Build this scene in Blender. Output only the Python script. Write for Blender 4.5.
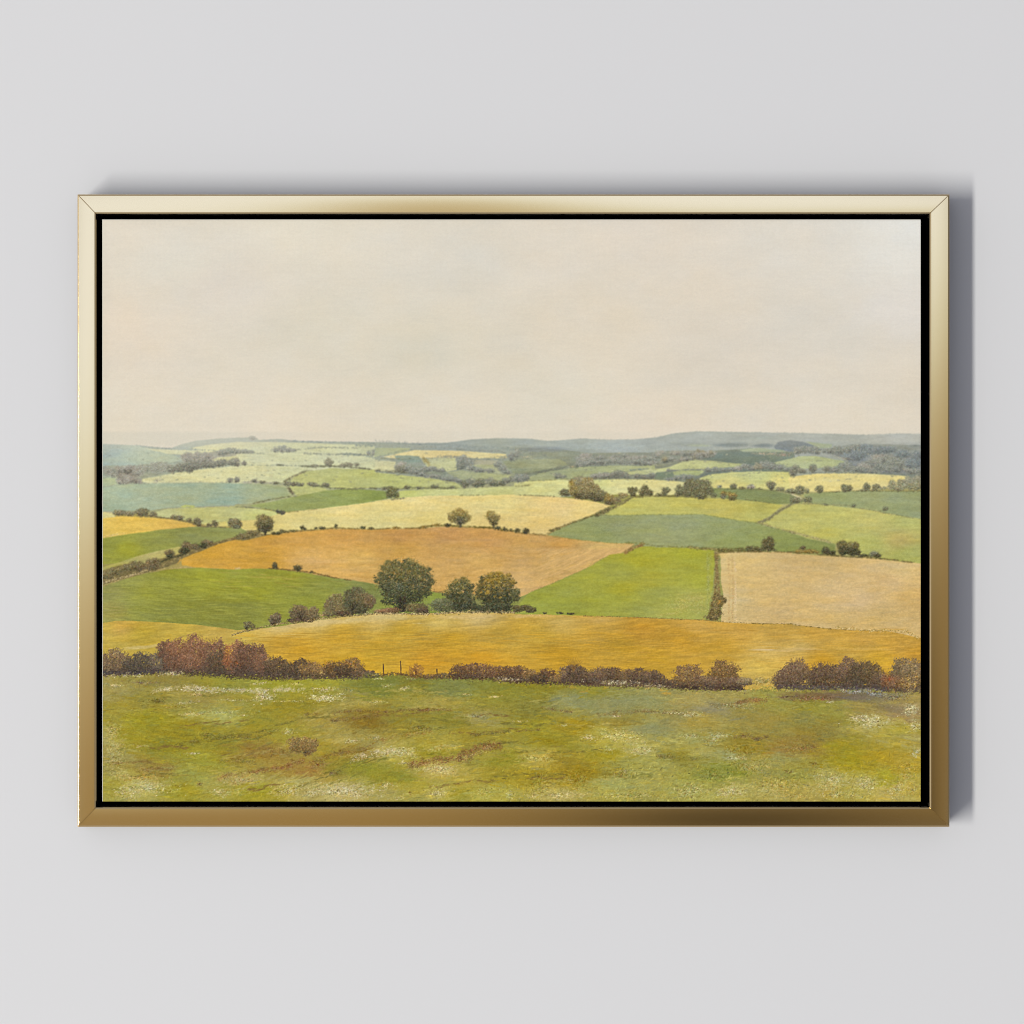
import bpy, bmesh, math
import numpy as np
from mathutils import Vector

for o in list(bpy.data.objects):
    bpy.data.objects.remove(o, do_unlink=True)
scn = bpy.context.scene
COL = scn.collection

# ------------------------------------------------------------------ camera
MM = 0.001
CAM_D = 2.5
cam_d = bpy.data.cameras.new('camera')
cam = bpy.data.objects.new('camera', cam_d)
COL.objects.link(cam)
cam.location = (0, -CAM_D, 0)
cam.rotation_euler = (math.radians(90), 0, 0)
cam_d.sensor_width = 36
cam_d.angle = 2 * math.atan(0.512 / CAM_D)
cam_d.clip_start = 0.05
cam_d.clip_end = 200
scn.camera = cam
scn.cycles.filter_width = 1.1
scn.cycles.caustics_reflective = False

# ------------------------------------------------------------------ view
scn.view_settings.view_transform = 'Standard'
scn.view_settings.look = 'None'
scn.view_settings.exposure = 0
scn.view_settings.gamma = 1
scn.view_settings.use_curve_mapping = False

# ------------------------------------------------------------------ world: unseen surroundings, shaped for the gold rails' reflections and fill
W = bpy.data.worlds.new('World')
scn.world = W
W.use_nodes = True
nt = W.node_tree
nt.nodes.clear()
def N(t, **k):
    n = nt.nodes.new(t)
    for a, b in k.items():
        setattr(n, a, b)
    return n
def val(s, x):
    if isinstance(x, (int, float)):
        s.default_value = x
    else:
        nt.links.new(x, s)
def M(op, a, b=0.0, c=None, clamp=False):
    n = N('ShaderNodeMath', operation=op)
    n.use_clamp = clamp
    val(n.inputs[0], a); val(n.inputs[1], b)
    if c is not None: val(n.inputs[2], c)
    return n.outputs[0]
def gauss(u, v, u0, v0, su, sv, amp):
    a = M('DIVIDE', M('SUBTRACT', u, u0), su)
    b = M('DIVIDE', M('SUBTRACT', v, v0), sv)
    e = M('MULTIPLY', M('ADD', M('MULTIPLY', a, a), M('MULTIPLY', b, b)), -0.5)
    return M('MULTIPLY', M('EXPONENT', e), amp)
tc = N('ShaderNodeTexCoord')
sep = N('ShaderNodeSeparateXYZ')
nt.links.new(tc.outputs['Generated'], sep.inputs[0])
X, Y, Z = sep.outputs
den = M('MAXIMUM', M('MULTIPLY', Y, -1.0), 0.05)
U = M('DIVIDE', X, den)
V = M('DIVIDE', Z, den)
# made-up brightness panel shaped for gold rails' reflections: light above, dim below, darker dip
thr = M('MULTIPLY_ADD', U, 0.23, 0.006)
t = M('MULTIPLY_ADD', M('SUBTRACT', V, thr), 7.0, 0.5)
t = M('SUBTRACT', t, gauss(U, V, -0.035, 0.135, 0.048, 0.07, 1.0))
t = M('SUBTRACT', t, gauss(U, V, -0.225, 0.06, 0.03, 0.12, 0.16))
t = M('MULTIPLY', t, 1.0, clamp=True)
low = gauss(U, V, 0.085, -0.126, 0.048, 0.08, 0.70)
ramp = N('ShaderNodeValToRGB')
nt.links.new(t, ramp.inputs[0])
er = ramp.color_ramp
er.interpolation = 'EASE'
er.elements[0].position = 0.0
er.elements[0].color = (0.36, 0.278, 0.145, 1)
er.elements[1].position = 1.0
er.elements[1].color = (1.05, 1.27, 1.92, 1)
e = er.elements.new(0.5); e.color = (0.63, 0.60, 0.47, 1)
e = er.elements.new(0.78); e.color = (0.92, 1.10, 1.32, 1)
for _ in (1,):
    er.interpolation = 'LINEAR'
mul = N('ShaderNodeMixRGB', blend_type='MULTIPLY')
mul.inputs[0].default_value = 1.0
dk = N('ShaderNodeCombineXYZ')
one = M('SUBTRACT', 1.0, low)
one = M('SUBTRACT', one, M('MULTIPLY', M('MULTIPLY_ADD', U, 2.0, 0.12, clamp=True), M('MULTIPLY_ADD', V, -3.0, 0.25, clamp=True)))
for i in range(3):
    nt.links.new(one, dk.inputs[i])
nt.links.new(ramp.outputs[0], mul.inputs[1])
nt.links.new(dk.outputs[0], mul.inputs[2])
# limit this added panel to directions behind the camera
rad = M('SQRT', M('ADD', M('MULTIPLY', U, U), M('MULTIPLY', V, V)))
msk = M('MULTIPLY_ADD', rad, -5.0, 2.1, clamp=True)
msk = M('MULTIPLY', msk, M('GREATER_THAN', M('MULTIPLY', Y, -1.0), 0.2))
mix = N('ShaderNodeMixRGB')
nt.links.new(msk, mix.inputs[0])
# remaining room: paler to the left and below, dimmer to the right and above
side = M('MULTIPLY_ADD', X, -0.26, 0.362)
side = M('MULTIPLY_ADD', Z, -0.05, side)
rc = N('ShaderNodeCombineXYZ')
nt.links.new(M('MULTIPLY', side, 0.97), rc.inputs[0])
nt.links.new(M('MULTIPLY', side, 0.97), rc.inputs[1])
nt.links.new(M('MULTIPLY', side, 1.06), rc.inputs[2])
nt.links.new(rc.outputs[0], mix.inputs[1])
nt.links.new(mul.outputs[0], mix.inputs[2])
bg = N('ShaderNodeBackground')
bg.inputs['Strength'].default_value = 1.0
wo = N('ShaderNodeOutputWorld')
nt.links.new(mix.outputs[0], bg.inputs[0])
nt.links.new(bg.outputs[0], wo.inputs[0])

# ------------------------------------------------------------------ key lamp: a tall narrow strip, far left, reaching low
ld = bpy.data.lights.new('strip_light', 'AREA')
ld.shape = 'RECTANGLE'
ld.size = 1.7
ld.size_y = 15.0
ld.energy = 4600
ld.color = (1.0, 0.985, 0.94)
lo = bpy.data.objects.new('strip_light', ld)
COL.objects.link(lo)
lo.location = (-14.0, -15.4, -6.2)
d = Vector((0, 0, -6.2)) - lo.location
lo.rotation_euler = d.to_track_quat('-Z', 'Y').to_euler()

# ------------------------------------------------------------------ helpers
def link(name, me, mat, parent=None):
    o = bpy.data.objects.new(name, me)
    if mat: me.materials.append(mat)
    COL.objects.link(o)
    if parent: o.parent = parent
    return o
def mesh_from(name, verts, faces, smooth=False):
    me = bpy.data.meshes.new(name)
    me.from_pydata(verts, [], faces)
    bm = bmesh.new(); bm.from_mesh(me)
    bmesh.ops.recalc_face_normals(bm, faces=bm.faces)
    bm.to_mesh(me); bm.free()
    for p in me.polygons: p.use_smooth = smooth
    me.update()
    return me
def material(name, base, rough, metal=0.0, spec=0.5):
    m = bpy.data.materials.new(name)
    m.use_nodes = True
    b = m.node_tree.nodes['Principled BSDF']
    b.inputs['Base Color'].default_value = (*base, 1)
    b.inputs['Roughness'].default_value = rough
    b.inputs['Metallic'].default_value = metal
    b.inputs['Specular IOR Level'].default_value = spec
    return m, m.node_tree, b
def add_bump(tree, bsdf, scale, detail, strength, dist, stretch=(1, 1, 1)):
    tcn = tree.nodes.new('ShaderNodeTexCoord')
    mp = tree.nodes.new('ShaderNodeMapping')
    mp.inputs['Scale'].default_value = stretch
    nz = tree.nodes.new('ShaderNodeTexNoise')
    nz.inputs['Scale'].default_value = scale
    nz.inputs['Detail'].default_value = detail
    bp = tree.nodes.new('ShaderNodeBump')
    bp.inputs['Strength'].default_value = strength
    bp.inputs['Distance'].default_value = dist
    tree.links.new(tcn.outputs['Object'], mp.inputs[0])
    tree.links.new(mp.outputs[0], nz.inputs['Vector'])
    tree.links.new(nz.outputs['Fac'], bp.inputs['Height'])
    tree.links.new(bp.outputs[0], bsdf.inputs['Normal'])
    return nz, mp

# ------------------------------------------------------------------ wall
WALL_Y = 0.033
m_wall, tr, bs = material('wall_paint', (0.675, 0.673, 0.670), 0.9, 0, 0.2)
add_bump(tr, bs, 220, 4, 0.05, 0.0004)
me = mesh_from('wall', [(-6, WALL_Y, -6), (6, WALL_Y, -6), (6, WALL_Y, 6), (-6, WALL_Y, 6),
                        (-6, WALL_Y + .1, -6), (6, WALL_Y + .1, -6), (6, WALL_Y + .1, 6), (-6, WALL_Y + .1, 6)],
               [(0, 1, 2, 3), (4, 7, 6, 5), (0, 4, 5, 1), (1, 5, 6, 2), (2, 6, 7, 3), (3, 7, 4, 0)])
wall = link('wall', me, m_wall)
wall['kind'] = 'structure'
wall['label'] = 'smooth plain light grey wall behind the framed painting'

# ------------------------------------------------------------------ the picture
root = bpy.data.objects.new('framed_painting', None)
COL.objects.link(root)
root['label'] = 'landscape painting of patchwork fields in a thin gold floater frame on grey wall'
root['category'] = 'painting'

def PX(x, depth=0.0):     # millimetre = photo pixel at the frame's front plane
    k = (CAM_D + depth) / CAM_D
    return (x - 512) * MM * k
def PZ(y, depth=0.0):
    k = (CAM_D + depth) / CAM_D
    return (512 - y) * MM * k

# gold frame: four mitred rails with a slightly crowned face and fine chamfers
m_gold, tr, bs = material('brushed_gold', (0.83, 0.63, 0.33), 0.13, 1.0)
nz, mp = add_bump(tr, bs, 160, 3, 0.012, 0.0002)
OUT = dict(l=77.2, r=949.7, t=194.2, b=827.2)
INN = dict(l=96.0, r=929.5, t=213.8, b=807.3)
def crown(s):               # profile over the face, s 0..1, returns depth
    return 0.00009 * ((2 * s - 1) ** 2)
def rail_profile(w):        # list of (distance from outer edge in m, depth y)
    p = [(0.0, WALL_Y - 0.002), (0.0, 0.0014), (0.0003, 0.00056), (0.0013, 0.00018)]
    n = 8
    for i in range(n + 1):
        s = i / n
        p.append((0.0016 + s * (w - 0.0032), crown(s)))
    p += [(w - 0.0013, 0.00018), (w - 0.0003, 0.00056), (w, 0.0014), (w, 0.0034), (w - 0.0012, 0.0040), (w - 0.0012, WALL_Y - 0.002)]
    return p
corners_o = {'tl': (PX(OUT['l']), PZ(OUT['t'])), 'tr': (PX(OUT['r']), PZ(OUT['t'])),
             'br': (PX(OUT['r']), PZ(OUT['b'])), 'bl': (PX(OUT['l']), PZ(OUT['b']))}
corners_i = {'tl': (PX(INN['l']), PZ(INN['t'])), 'tr': (PX(INN['r']), PZ(INN['t'])),
             'br': (PX(INN['r']), PZ(INN['b'])), 'bl': (PX(INN['l']), PZ(INN['b']))}
def rail(a, b):
    (ax, az), (bx, bz) = corners_o[a], corners_o[b]
    (cx, cz), (dx, dz) = corners_i[a], corners_i[b]
    gap = 0.00013
    L = math.hypot(bx - ax, bz - az); ux, uz = (bx - ax) / L, (bz - az) / L
    prof = rail_profile(0.019)
    ws = prof[-1][0] * 0 + 0.019
    va, vb = [], []
    for s, y in prof:
        f = s / 0.019
        # fine open seam at each mitre, with eased arris
        g = gap + (0.0005 if False else 0)
        va.append((ax + (cx - ax) * f + ux * g, y, az + (cz - az) * f + uz * g))
        vb.append((bx + (dx - bx) * f - ux * g, y, bz + (dz - bz) * f - uz * g))
    n = len(prof)
    # arris rings: pull a second ring 0.35 mm in, leave the end ring 0.12 mm deeper
    def ring(pts, sgn, inset, deep):
        return [(x + ux * sgn * inset, y + deep, z + uz * sgn * inset) for x, y, z in pts]
    r0 = ring(va, 1, 0, 0.0003); r1 = ring(va, 1, 0.00035, 0)
    r2 = ring(vb, -1, 0.00035, 0); r3 = ring(vb, -1, 0, 0.0003)
    V_ = r0 + r1 + r2 + r3
    F = []
    for k in range(3):
        for i in range(n - 1):
            F.append((k * n + i, k * n + i + 1, (k + 1) * n + i + 1, (k + 1) * n + i))
        F.append((k * n + n - 1, k * n, (k + 1) * n, (k + 1) * n + n - 1))
    F.append(tuple(range(n))); F.append(tuple(range(4 * n - 1, 3 * n - 1, -1)))
    me = mesh_from('frame_rail', V_, F)
    for p in me.polygons:
        p.use_smooth = len(p.vertices) == 4
    me.set_sharp_from_angle(angle=math.radians(12)) if hasattr(me, 'set_sharp_from_angle') else None
    return link('frame_rail', me, m_gold, root)
rail('tl', 'tr'); rail('tr', 'br'); rail('br', 'bl'); rail('bl', 'tl')

# black tray behind the canvas, seen as the shadow gap
m_black, tr, bs = material('black_tray', (0.0006, 0.0006, 0.0006), 0.95, 0, 0.0)
def box(x0, x1, z0, z1, y0, y1):
    return ([(x0, y0, z0), (x1, y0, z0), (x1, y0, z1), (x0, y0, z1), (x0, y1, z0), (x1, y1, z0), (x1, y1, z1), (x0, y1, z1)],
            [(0, 1, 2, 3), (4, 7, 6, 5), (0, 4, 5, 1), (1, 5, 6, 2), (2, 6, 7, 3), (3, 7, 4, 0)])
x0, x1, z0, z1 = PX(INN['l']) + .0008, PX(INN['r']) - .0008, PZ(INN['b']) + .0008, PZ(INN['t']) - .0008
Vt, Ft = [], []
def addb(*a):
    v, f = box(*a); k = len(Vt)
    Vt.extend(v); Ft.extend([tuple(i + k for i in q) for q in f])
e_ = 0.0012
addb(x0, x1, z0, z1, 0.0215, 0.0235)
addb(x0 - e_ * 0, x0 + .0010, z0 + .0011, z1 - .0011, 0.0036, 0.0213)
addb(x1 - .0010, x1, z0 + .0011, z1 - .0011, 0.0036, 0.0213)
addb(x0, x1, z0, z0 + .0010, 0.0036, 0.0213)
addb(x0, x1, z1 - .0010, z1, 0.0036, 0.0213)
link('backing_tray', mesh_from('backing_tray', Vt, Ft), m_black, root)

# ------------------------------------------------------------------ THE PAINTED SURFACE
# A dense grid; every vertex carries the pigment laid there, built up from
# back to front the way the painter did: sky, hills, fields, hedges, trees, meadow.
CX0, CX1, CY0, CY1 = 102.5, 920.9, 219.9, 801.7
S = 2.0
WD, HT = int((CX1 - CX0) * S), int((CY1 - CY0) * S)
rng = np.random.default_rng(7)
xs = CX0 + (np.arange(WD) + 0.5) / WD * (CX1 - CX0)
ys = CY0 + (np.arange(HT) + 0.5) / HT * (CY1 - CY0)
GX, GY = np.meshgrid(xs, ys)
GX = GX.astype(np.float32); GY = GY.astype(np.float32)
IMG = np.zeros((HT, WD, 3), np.float32)

def vnoise(sx, sy, seed, skew=0.0):
    """smooth value noise, cell size sx by sy photo px, about -1..1"""
    r = np.random.default_rng(seed)
    xx = (GX - CX0) / sx
    yy = (GY + skew * (GX - CX0) - CY0) / sy
    yy = yy - yy.min()
    nx, ny = int(xx.max()) + 3, int(yy.max()) + 3
    g = r.uniform(-1, 1, (ny, nx)).astype(np.float32)
    ix, iy = xx.astype(np.int32), yy.astype(np.int32)
    fx, fy = xx - ix, yy - iy
    fx = fx * fx * (3 - 2 * fx); fy = fy * fy * (3 - 2 * fy)
    a = g[iy, ix] * (1 - fx) + g[iy, ix + 1] * fx
    b = g[iy + 1, ix] * (1 - fx) + g[iy + 1, ix + 1] * fx
    return a * (1 - fy) + b * fy
def fbm(sx, sy, seed, o=3, skew=0.0):
    t = 0; a = 1; s = 0
    for i in range(o):
        t = t + a * vnoise(sx / 2 ** i, sy / 2 ** i, seed + 31 * i, skew); s += a; a *= 0.6
    return t / s * 1.5
NA = fbm(40, 26, 11, 4)          # broad
NB = fbm(14, 2.4, 12, 3)         # horizontal strokes
NB2 = fbm(16, 2.2, 13, 3, 0.10)  # strokes slightly tilted
NB3 = fbm(16, 2.2, 16, 3, -0.16)
NG = fbm(1.8, 1.4, 14, 2)        # grain
NG2 = fbm(3.6, 1.2, 15, 2)
WX = fbm(7, 5, 21, 3) * 1.0
WY = fbm(9, 5, 22, 3) * 0.7
HUE = fbm(22, 5, 23, 3)

TS = 1024 / 140.0
TILE = {'A': (95, 425, TS), 'B': (235, 425, TS), 'C': (375, 425, TS), 'D': (515, 425, TS), 'E': (655, 425, TS), 'F': (790, 425, TS),
        'a': (95, 555, TS), 'b': (235, 555, TS), 'c': (375, 555, TS), 'd': (515, 555, TS), 'e': (655, 555, TS), 'f': (790, 555, TS),
        'G': (95, 670, 1024 / 210), 'H': (305, 670, 1024 / 210), 'I': (515, 670, 1024 / 210), 'J': (715, 670, 1024 / 210)}
def T(*args):
    """'A', (x,y), (x,y), 'B', ... -> photo pixel points"""
    out = []; cur = None
    for a in args:
        if isinstance(a, str): cur = TILE[a]
        else: out.append((cur[0] + a[0] / cur[2], cur[1] + a[1] / cur[2]))
    return out
def bbox(x0, x1, y0, y1):
    i0 = max(0, int((x0 - CX0) / (CX1 - CX0) * WD)); i1 = min(WD, int((x1 - CX0) / (CX1 - CX0) * WD) + 2)
    j0 = max(0, int((y0 - CY0) / (CY1 - CY0) * HT)); j1 = min(HT, int((y1 - CY0) / (CY1 - CY0) * HT) + 2)
    return i0, max(i1, i0 + 1), j0, max(j1, j0 + 1)
def polymask(pts, warp=0.5):
    P = np.array(pts, np.float32)
    i0, i1, j0, j1 = bbox(P[:, 0].min() - 2, P[:, 0].max() + 2, P[:, 1].min() - 2, P[:, 1].max() + 2)
    sl = (slice(j0, j1), slice(i0, i1))
    acc = np.zeros((j1 - j0, i1 - i0), np.float32)
    h = 0.25 / S
    for ox, oy in ((-h, -h), (h, -h), (-h, h), (h, h)):
        x = GX[sl] + WX[sl] * warp + ox; y = GY[sl] + WY[sl] * warp + oy
        ins = np.zeros(x.shape, bool)
        n = len(P)
        for k in range(n):
            xa, ya = P[k]; xb, yb = P[(k + 1) % n]
            if ya == yb: continue
            c = ((ya > y) != (yb > y)) & (x < (xb - xa) * (y - ya) / (yb - ya) + xa)
            ins ^= c
        acc += ins
    return sl, acc / 4
def colour_at(sl, cols):
    """cols: one colour, or list of (x, y, colour) blended by distance"""
    x, y = GX[sl], GY[sl]
    if not isinstance(cols[0], (tuple, list)):
        return np.broadcast_to(np.array(cols, np.float32), x.shape + (3,)).copy()
    if len(cols) == 1: return colour_at(sl, cols[0][2])
    num = 0; den = 0
    for cx, cy, c in cols:
        w = 1.0 / (((x - cx) / 1.8) ** 2 + (y - cy) ** 2 + 12.0) ** 1.3
        num = num + w[..., None] * np.array(c, np.float32); den = den + w
    return num / den[..., None]
def texture(sl, c, st=1.0, tilt=0, hue=1.0, grain=1.0):
    nb = NB if tilt == 0 else (NB2 if tilt > 0 else NB3)
    l = 1 + st * (0.045 * nb[sl] + 0.034 * NA[sl]) + grain * (0.022 * NG[sl] + 0.018 * NG2[sl])
    c = c * l[..., None]
    h = (HUE[sl] * hue)[..., None]
    return c + h * np.array([3.5, 0.5, -5.5], np.float32)
def field(pts, cols, warp=0.5, st=1.0, tilt=0, hue=1.0, grain=1.0, alpha=1.0):
    sl, m = polymask(pts, warp)
    c = texture(sl, colour_at(sl, cols), st, tilt, hue, grain)
    m = (m * alpha)[..., None]
    IMG[sl] = IMG[sl] * (1 - m) + c * m

NGAP = fbm(6, 2.2, 25, 3)
def gap_at(x, y):
    i = np.clip(((x - CX0) / (CX1 - CX0) * WD).astype(int), 0, WD - 1); j = np.clip(((y - CY0) / (CY1 - CY0) * HT).astype(int), 0, HT - 1)
    return NGAP[j, i]

def dabs(x, y, rx, ry, ang, col, al):
    """lay many small dabs, arrays of equal length"""
    n = len(x)
    kx, ky = WD / (CX1 - CX0), HT / (CY1 - CY0)
    ca, sa = np.cos(ang), np.sin(ang)
    for k in range(n):
        r = max(rx[k], ry[k]) + 0.5
        i0 = int((x[k] - r - CX0) * kx); i1 = int((x[k] + r - CX0) * kx) + 2
        j0 = int((y[k] - r - CY0) * ky); j1 = int((y[k] + r - CY0) * ky) + 2
        if i1 <= 0 or j1 <= 0 or i0 >= WD or j0 >= HT: continue
        i0 = max(i0, 0); j0 = max(j0, 0); i1 = min(i1, WD); j1 = min(j1, HT)
        dx = (xs[i0:i1] - x[k])[None, :]; dy = (ys[j0:j1] - y[k])[:, None]
        u = (dx * ca[k] + dy * sa[k]) / rx[k]; v = (dy * ca[k] - dx * sa[k]) / ry[k]
        m = np.clip(1.6 - 1.1 * (u * u + v * v), 0, 1) * al[k]
        if m.size == 0: continue
        m = m[..., None]
        IMG[j0:j1, i0:i1] = IMG[j0:j1, i0:i1] * (1 - m) + col[k] * m
def pick(cols, n, var=0.06):
    c = np.array(cols, np.float32)[rng.integers(0, len(cols), n)]
    return c * (1 + rng.normal(0, var, (n, 1))) + rng.normal(0, 3, (n, 3))

PAL = {
 'far':   [(122, 128, 116), (132, 136, 120), (112, 120, 112), (140, 142, 124)],
 'blue':  [(108, 122, 124), (120, 132, 130), (100, 114, 118)],
 'mauve': [(156, 150, 134), (164, 158, 142), (150, 146, 132), (170, 166, 148)],
 'mid':   [(100, 102, 82), (112, 112, 90), (124, 122, 96), (92, 94, 78), (138, 132, 102)],
 'olive': [(92, 88, 56), (110, 102, 60), (130, 116, 66), (80, 78, 54)],
 'gold':  [(150, 124, 60), (132, 112, 58), (112, 100, 56), (168, 138, 68)],
 'dark':  [(62, 62, 42), (74, 72, 46), (54, 56, 42), (86, 80, 50)],
 'brown': [(98, 88, 60), (112, 98, 66), (88, 78, 56), (130, 112, 76)],
 'rust':  [(124, 84, 58), (138, 92, 60), (112, 78, 58), (150, 104, 64)],
 'umber': [(76, 62, 48), (88, 70, 50), (66, 56, 50), (100, 80, 54)],
 'plum':  [(88, 74, 70), (76, 66, 64), (102, 84, 72)],
 'straw': [(212, 190, 130), (196, 172, 110), (222, 204, 150)],
 'flower':[(212, 198, 158), (194, 180, 138), (226, 212, 176), (172, 158, 112)],
 'hedge': [(108, 100, 66), (124, 112, 72), (92, 86, 60), (142, 128, 84)],
}
def soft(a, p):
    for _ in range(p):
        b = a.copy(); b[1:-1] = (a[:-2] + 2 * a[1:-1] + a[2:]) / 4
        a = b.copy(); a[:, 1:-1] = (b[:, :-2] + 2 * b[:, 1:-1] + b[:, 2:]) / 4
    return a
RIMS = []
ROUGH = np.zeros((HT, WD), np.float32)
def rough(x, y, rx, ry, v):
    i0, i1, j0, j1 = bbox(x - rx * 1.2, x + rx * 1.2, y - ry * 1.2, y + ry * 1.2)
    sl = (slice(j0, j1), slice(i0, i1))
    q = np.sqrt(((GX[sl] - x) / rx) ** 2 + ((GY[sl] - y) / ry) ** 2) + .18 * NG[sl]
    ROUGH[sl] = np.maximum(ROUGH[sl], np.clip((1.12 - q) * 4, 0, 1) * v)
def patch(x, y, rx, ry, col, a, tilt=0.0, v=.8):
    """a stippled passage: one pigment dragged over another, broken at the rim"""
    i0, i1, j0, j1 = bbox(x - rx * 1.5, x + rx * 1.5, y - ry * 1.6 - abs(tilt) * rx * 1.5, y + ry * 1.6 + abs(tilt) * rx * 1.5)
    sl = (slice(j0, j1), slice(i0, i1))
    q = np.sqrt(((GX[sl] - x) / rx) ** 2 + ((GY[sl] - y - tilt * (GX[sl] - x)) / ry) ** 2)
    m = np.clip((0.85 - q) * 1.5 + .45 * NGAP[sl] + .30 * NG2[sl] + .30 * NG[sl], 0, 1)
    ROUGH[sl] = np.maximum(ROUGH[sl], m * v)
    m = (m * a)[..., None]
    IMG[sl] = IMG[sl] * (1 - m) + np.array(col, np.float32) * m
def air(c, y):
    """the painter's own greying of foliage pigment with distance"""
    if y < 482: k, t = .34, (174, 172, 158)
    elif y < 520: k, t = .20, (160, 152, 120)
    elif y < 632: k, t = .12, (150, 136, 100)
    else: k, t = .05, (150, 130, 100)
    return np.asarray(c, float) * (1 - k) + np.array(t, float) * k
def blob(x, y, rx, ry, pal, shade=None, lit=1.10, n=None, r=1.2, dens=1.0, al=0.9, rag=1.0):
    """a crown or bush: a loose under mass of dabs, then finer dabs, paler towards the top left"""
    r = r * 0.80
    area = rx * ry * 3.14
    n = n or int(max(16, area / (r * r) * 1.7 * dens))
    base = PAL[pal] if isinstance(pal, str) else pal
    base = air(base, y); RIMS.append((x, y, rx, ry)); rough(x, y, rx, ry, .30 if y < 482 else .75)
    dark = np.array(base, float).mean(axis=0) * (0.90 if shade is None else shade)
    n1 = max(6, int(n * .55))
    a = rng.uniform(0, 6.283, n1); q = np.sqrt(rng.uniform(0, 0.80, n1))
    ph = rng.uniform(0, 6.28, 3)
    def wobf(a): return 1 + 0.12 * np.sin(a * 3 + ph[0]) + 0.09 * np.sin(a * 5 + ph[1]) + 0.06 * np.sin(a * 9 + ph[2])
    wob = wobf(a)
    px = x + np.cos(a) * q * rx * wob; py = y + np.sin(a) * q * ry * wob
    c = dark * (1 + rng.normal(0, 0.06, (n1, 1))) + rng.normal(0, 2, (n1, 3))
    dabs(px, py, np.full(n1, r * 1.35), np.full(n1, r * 1.1), rng.uniform(-.6, .6, n1), c, np.full(n1, al * 0.62))
    a = rng.uniform(0, 6.283, n); q = np.sqrt(rng.uniform(0, 1.0, n)) * (1 + np.abs(rng.normal(0, 0.10 * rag, n)))
    wob = wobf(a)
    ux = np.cos(a) * q * wob; uy = np.sin(a) * q * wob
    c = pick(base, n, .09)
    k = np.clip(0.5 - 0.38 * uy - 0.20 * ux + rng.normal(0, 0.26, n), 0, 1)[:, None]
    c = c * (0.86 + (lit - 0.86) * k * 1.2)
    rr = r * rng.uniform(0.35, 0.85, n)
    dabs(x + ux * rx, y + uy * ry, rr, rr * rng.uniform(0.6, 1, n), rng.uniform(-1.2, 1.2, n), c, al * rng.uniform(0.45, .95, n))
def tb(tile, tx, ty, rx, ry, pal, **k):
    (x, y), = T(tile, (tx, ty)); s = TILE[tile][2]
    blob(x, y, rx / s, ry / s, pal, **k)
def along(pts, step):
    P = np.array(pts, float); d = np.hypot(*np.diff(P, axis=0).T); L = np.concatenate([[0], np.cumsum(d)])
    n = max(2, int(L[-1] / step)); q = np.sort(rng.uniform(0, L[-1], n))
    return np.interp(q, L, P[:, 0]), np.interp(q, L, P[:, 1])
def hedge(pts, pal, w=1.0, step=0.5, r=0.9, up=0.0, al=0.8, var=0.08):
    """dabs along a polyline, w = half height in px"""
    x, y = along(pts, step * .8)
    g = gap_at(x, y); keep = g > rng.normal(-.55, .25, len(x)); x, y = x[keep], y[keep]; n = len(x)
    y = y + rng.normal(-up, w * 0.6, n); x = x + rng.normal(0, 0.6, n)
    if n and y.mean() < 545: al = al * .72
    c = pick(PAL[pal] if isinstance(pal, str) else pal, n, var)
    rr = .85 * r * rng.uniform(0.45, 1.05, n)
    dabs(x, y, rr * 1.2, rr * 0.75, rng.uniform(-.7, .7, n), c, .85 * al * rng.uniform(0.4, 1, n))
def scatter(cx, cy, rx, ry, n, pal, r=0.8, al=0.7, tilt=0.0, flat=2.0):
    """loose flecks in an ellipse"""
    a = rng.uniform(0, 6.283, n); q = np.abs(rng.normal(0, 0.5, n))
    x = cx + np.cos(a) * q * rx; y = cy + np.sin(a) * q * ry + tilt * (x - cx)
    pc = np.array(PAL[pal] if isinstance(pal, str) else pal, float).mean(0)
    dens = n * (.62 * r) ** 2 / max(rx * ry, .1)
    patch(cx, cy, rx * 1.02, ry * 1.02, pc * .93, min(.60, .18 + .30 * dens) * al, tilt, 1.35 if cy > 640 else .5)
    keep = (gap_at(x, y) > rng.normal(-.05, .3, n)) & (rng.uniform(0, 1, n) < (.95 if cy > 680 else .6)); x, y = x[keep], y[keep]; n = len(x)
    c = pick(PAL[pal] if isinstance(pal, str) else pal, n, 0.07)
    if cy > 680 and n:
        dkm = rng.uniform(0, 1, n) < .22; c[dkm] = np.array([122, 108, 56]) * rng.uniform(.85, 1.15, (dkm.sum(), 1))
    rr = .74 * r * rng.uniform(0.4, 1.1, n)
    dabs(x, y, rr * flat ** .5, rr / flat ** .5, rng.normal(0, .5, n) - tilt, c, al * rng.uniform(0.3, 1, n))
def ts(tile, tx, ty, rx, ry, n, pal, **k):
    (x, y), = T(tile, (tx, ty)); s = TILE[tile][2]
    scatter(x, y, rx / s, ry / s, n, pal, **k)
def wash(tile, tx, ty, rx, ry, col, a=0.6, tilt=0.0, rough=0.5):
    """soft patch of another pigment with broken edge"""
    (x, y), = T(tile, (tx, ty)); s = TILE[tile][2]; rx /= s; ry /= s
    i0, i1, j0, j1 = bbox(x - rx * 1.9, x + rx * 1.9, y - ry * 1.9 - abs(tilt) * rx * 1.9, y + ry * 1.9 + abs(tilt) * rx * 1.9)
    sl = (slice(j0, j1), slice(i0, i1))
    u = (GX[sl] - x) / rx; v = (GY[sl] - y - tilt * (GX[sl] - x)) / ry
    m = np.clip(1.15 - np.sqrt(u * u + v * v) + rough * (0.5 * NB[sl] + 0.3 * NG2[sl] + 0.35 * NA[sl]), 0, 1)
    m = np.clip(m * 1.4, 0, 1) * a
    c = texture(sl, colour_at(sl, col), 1.0)
    IMG[sl] = IMG[sl] * (1 - m[..., None]) + c * m[..., None]

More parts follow.
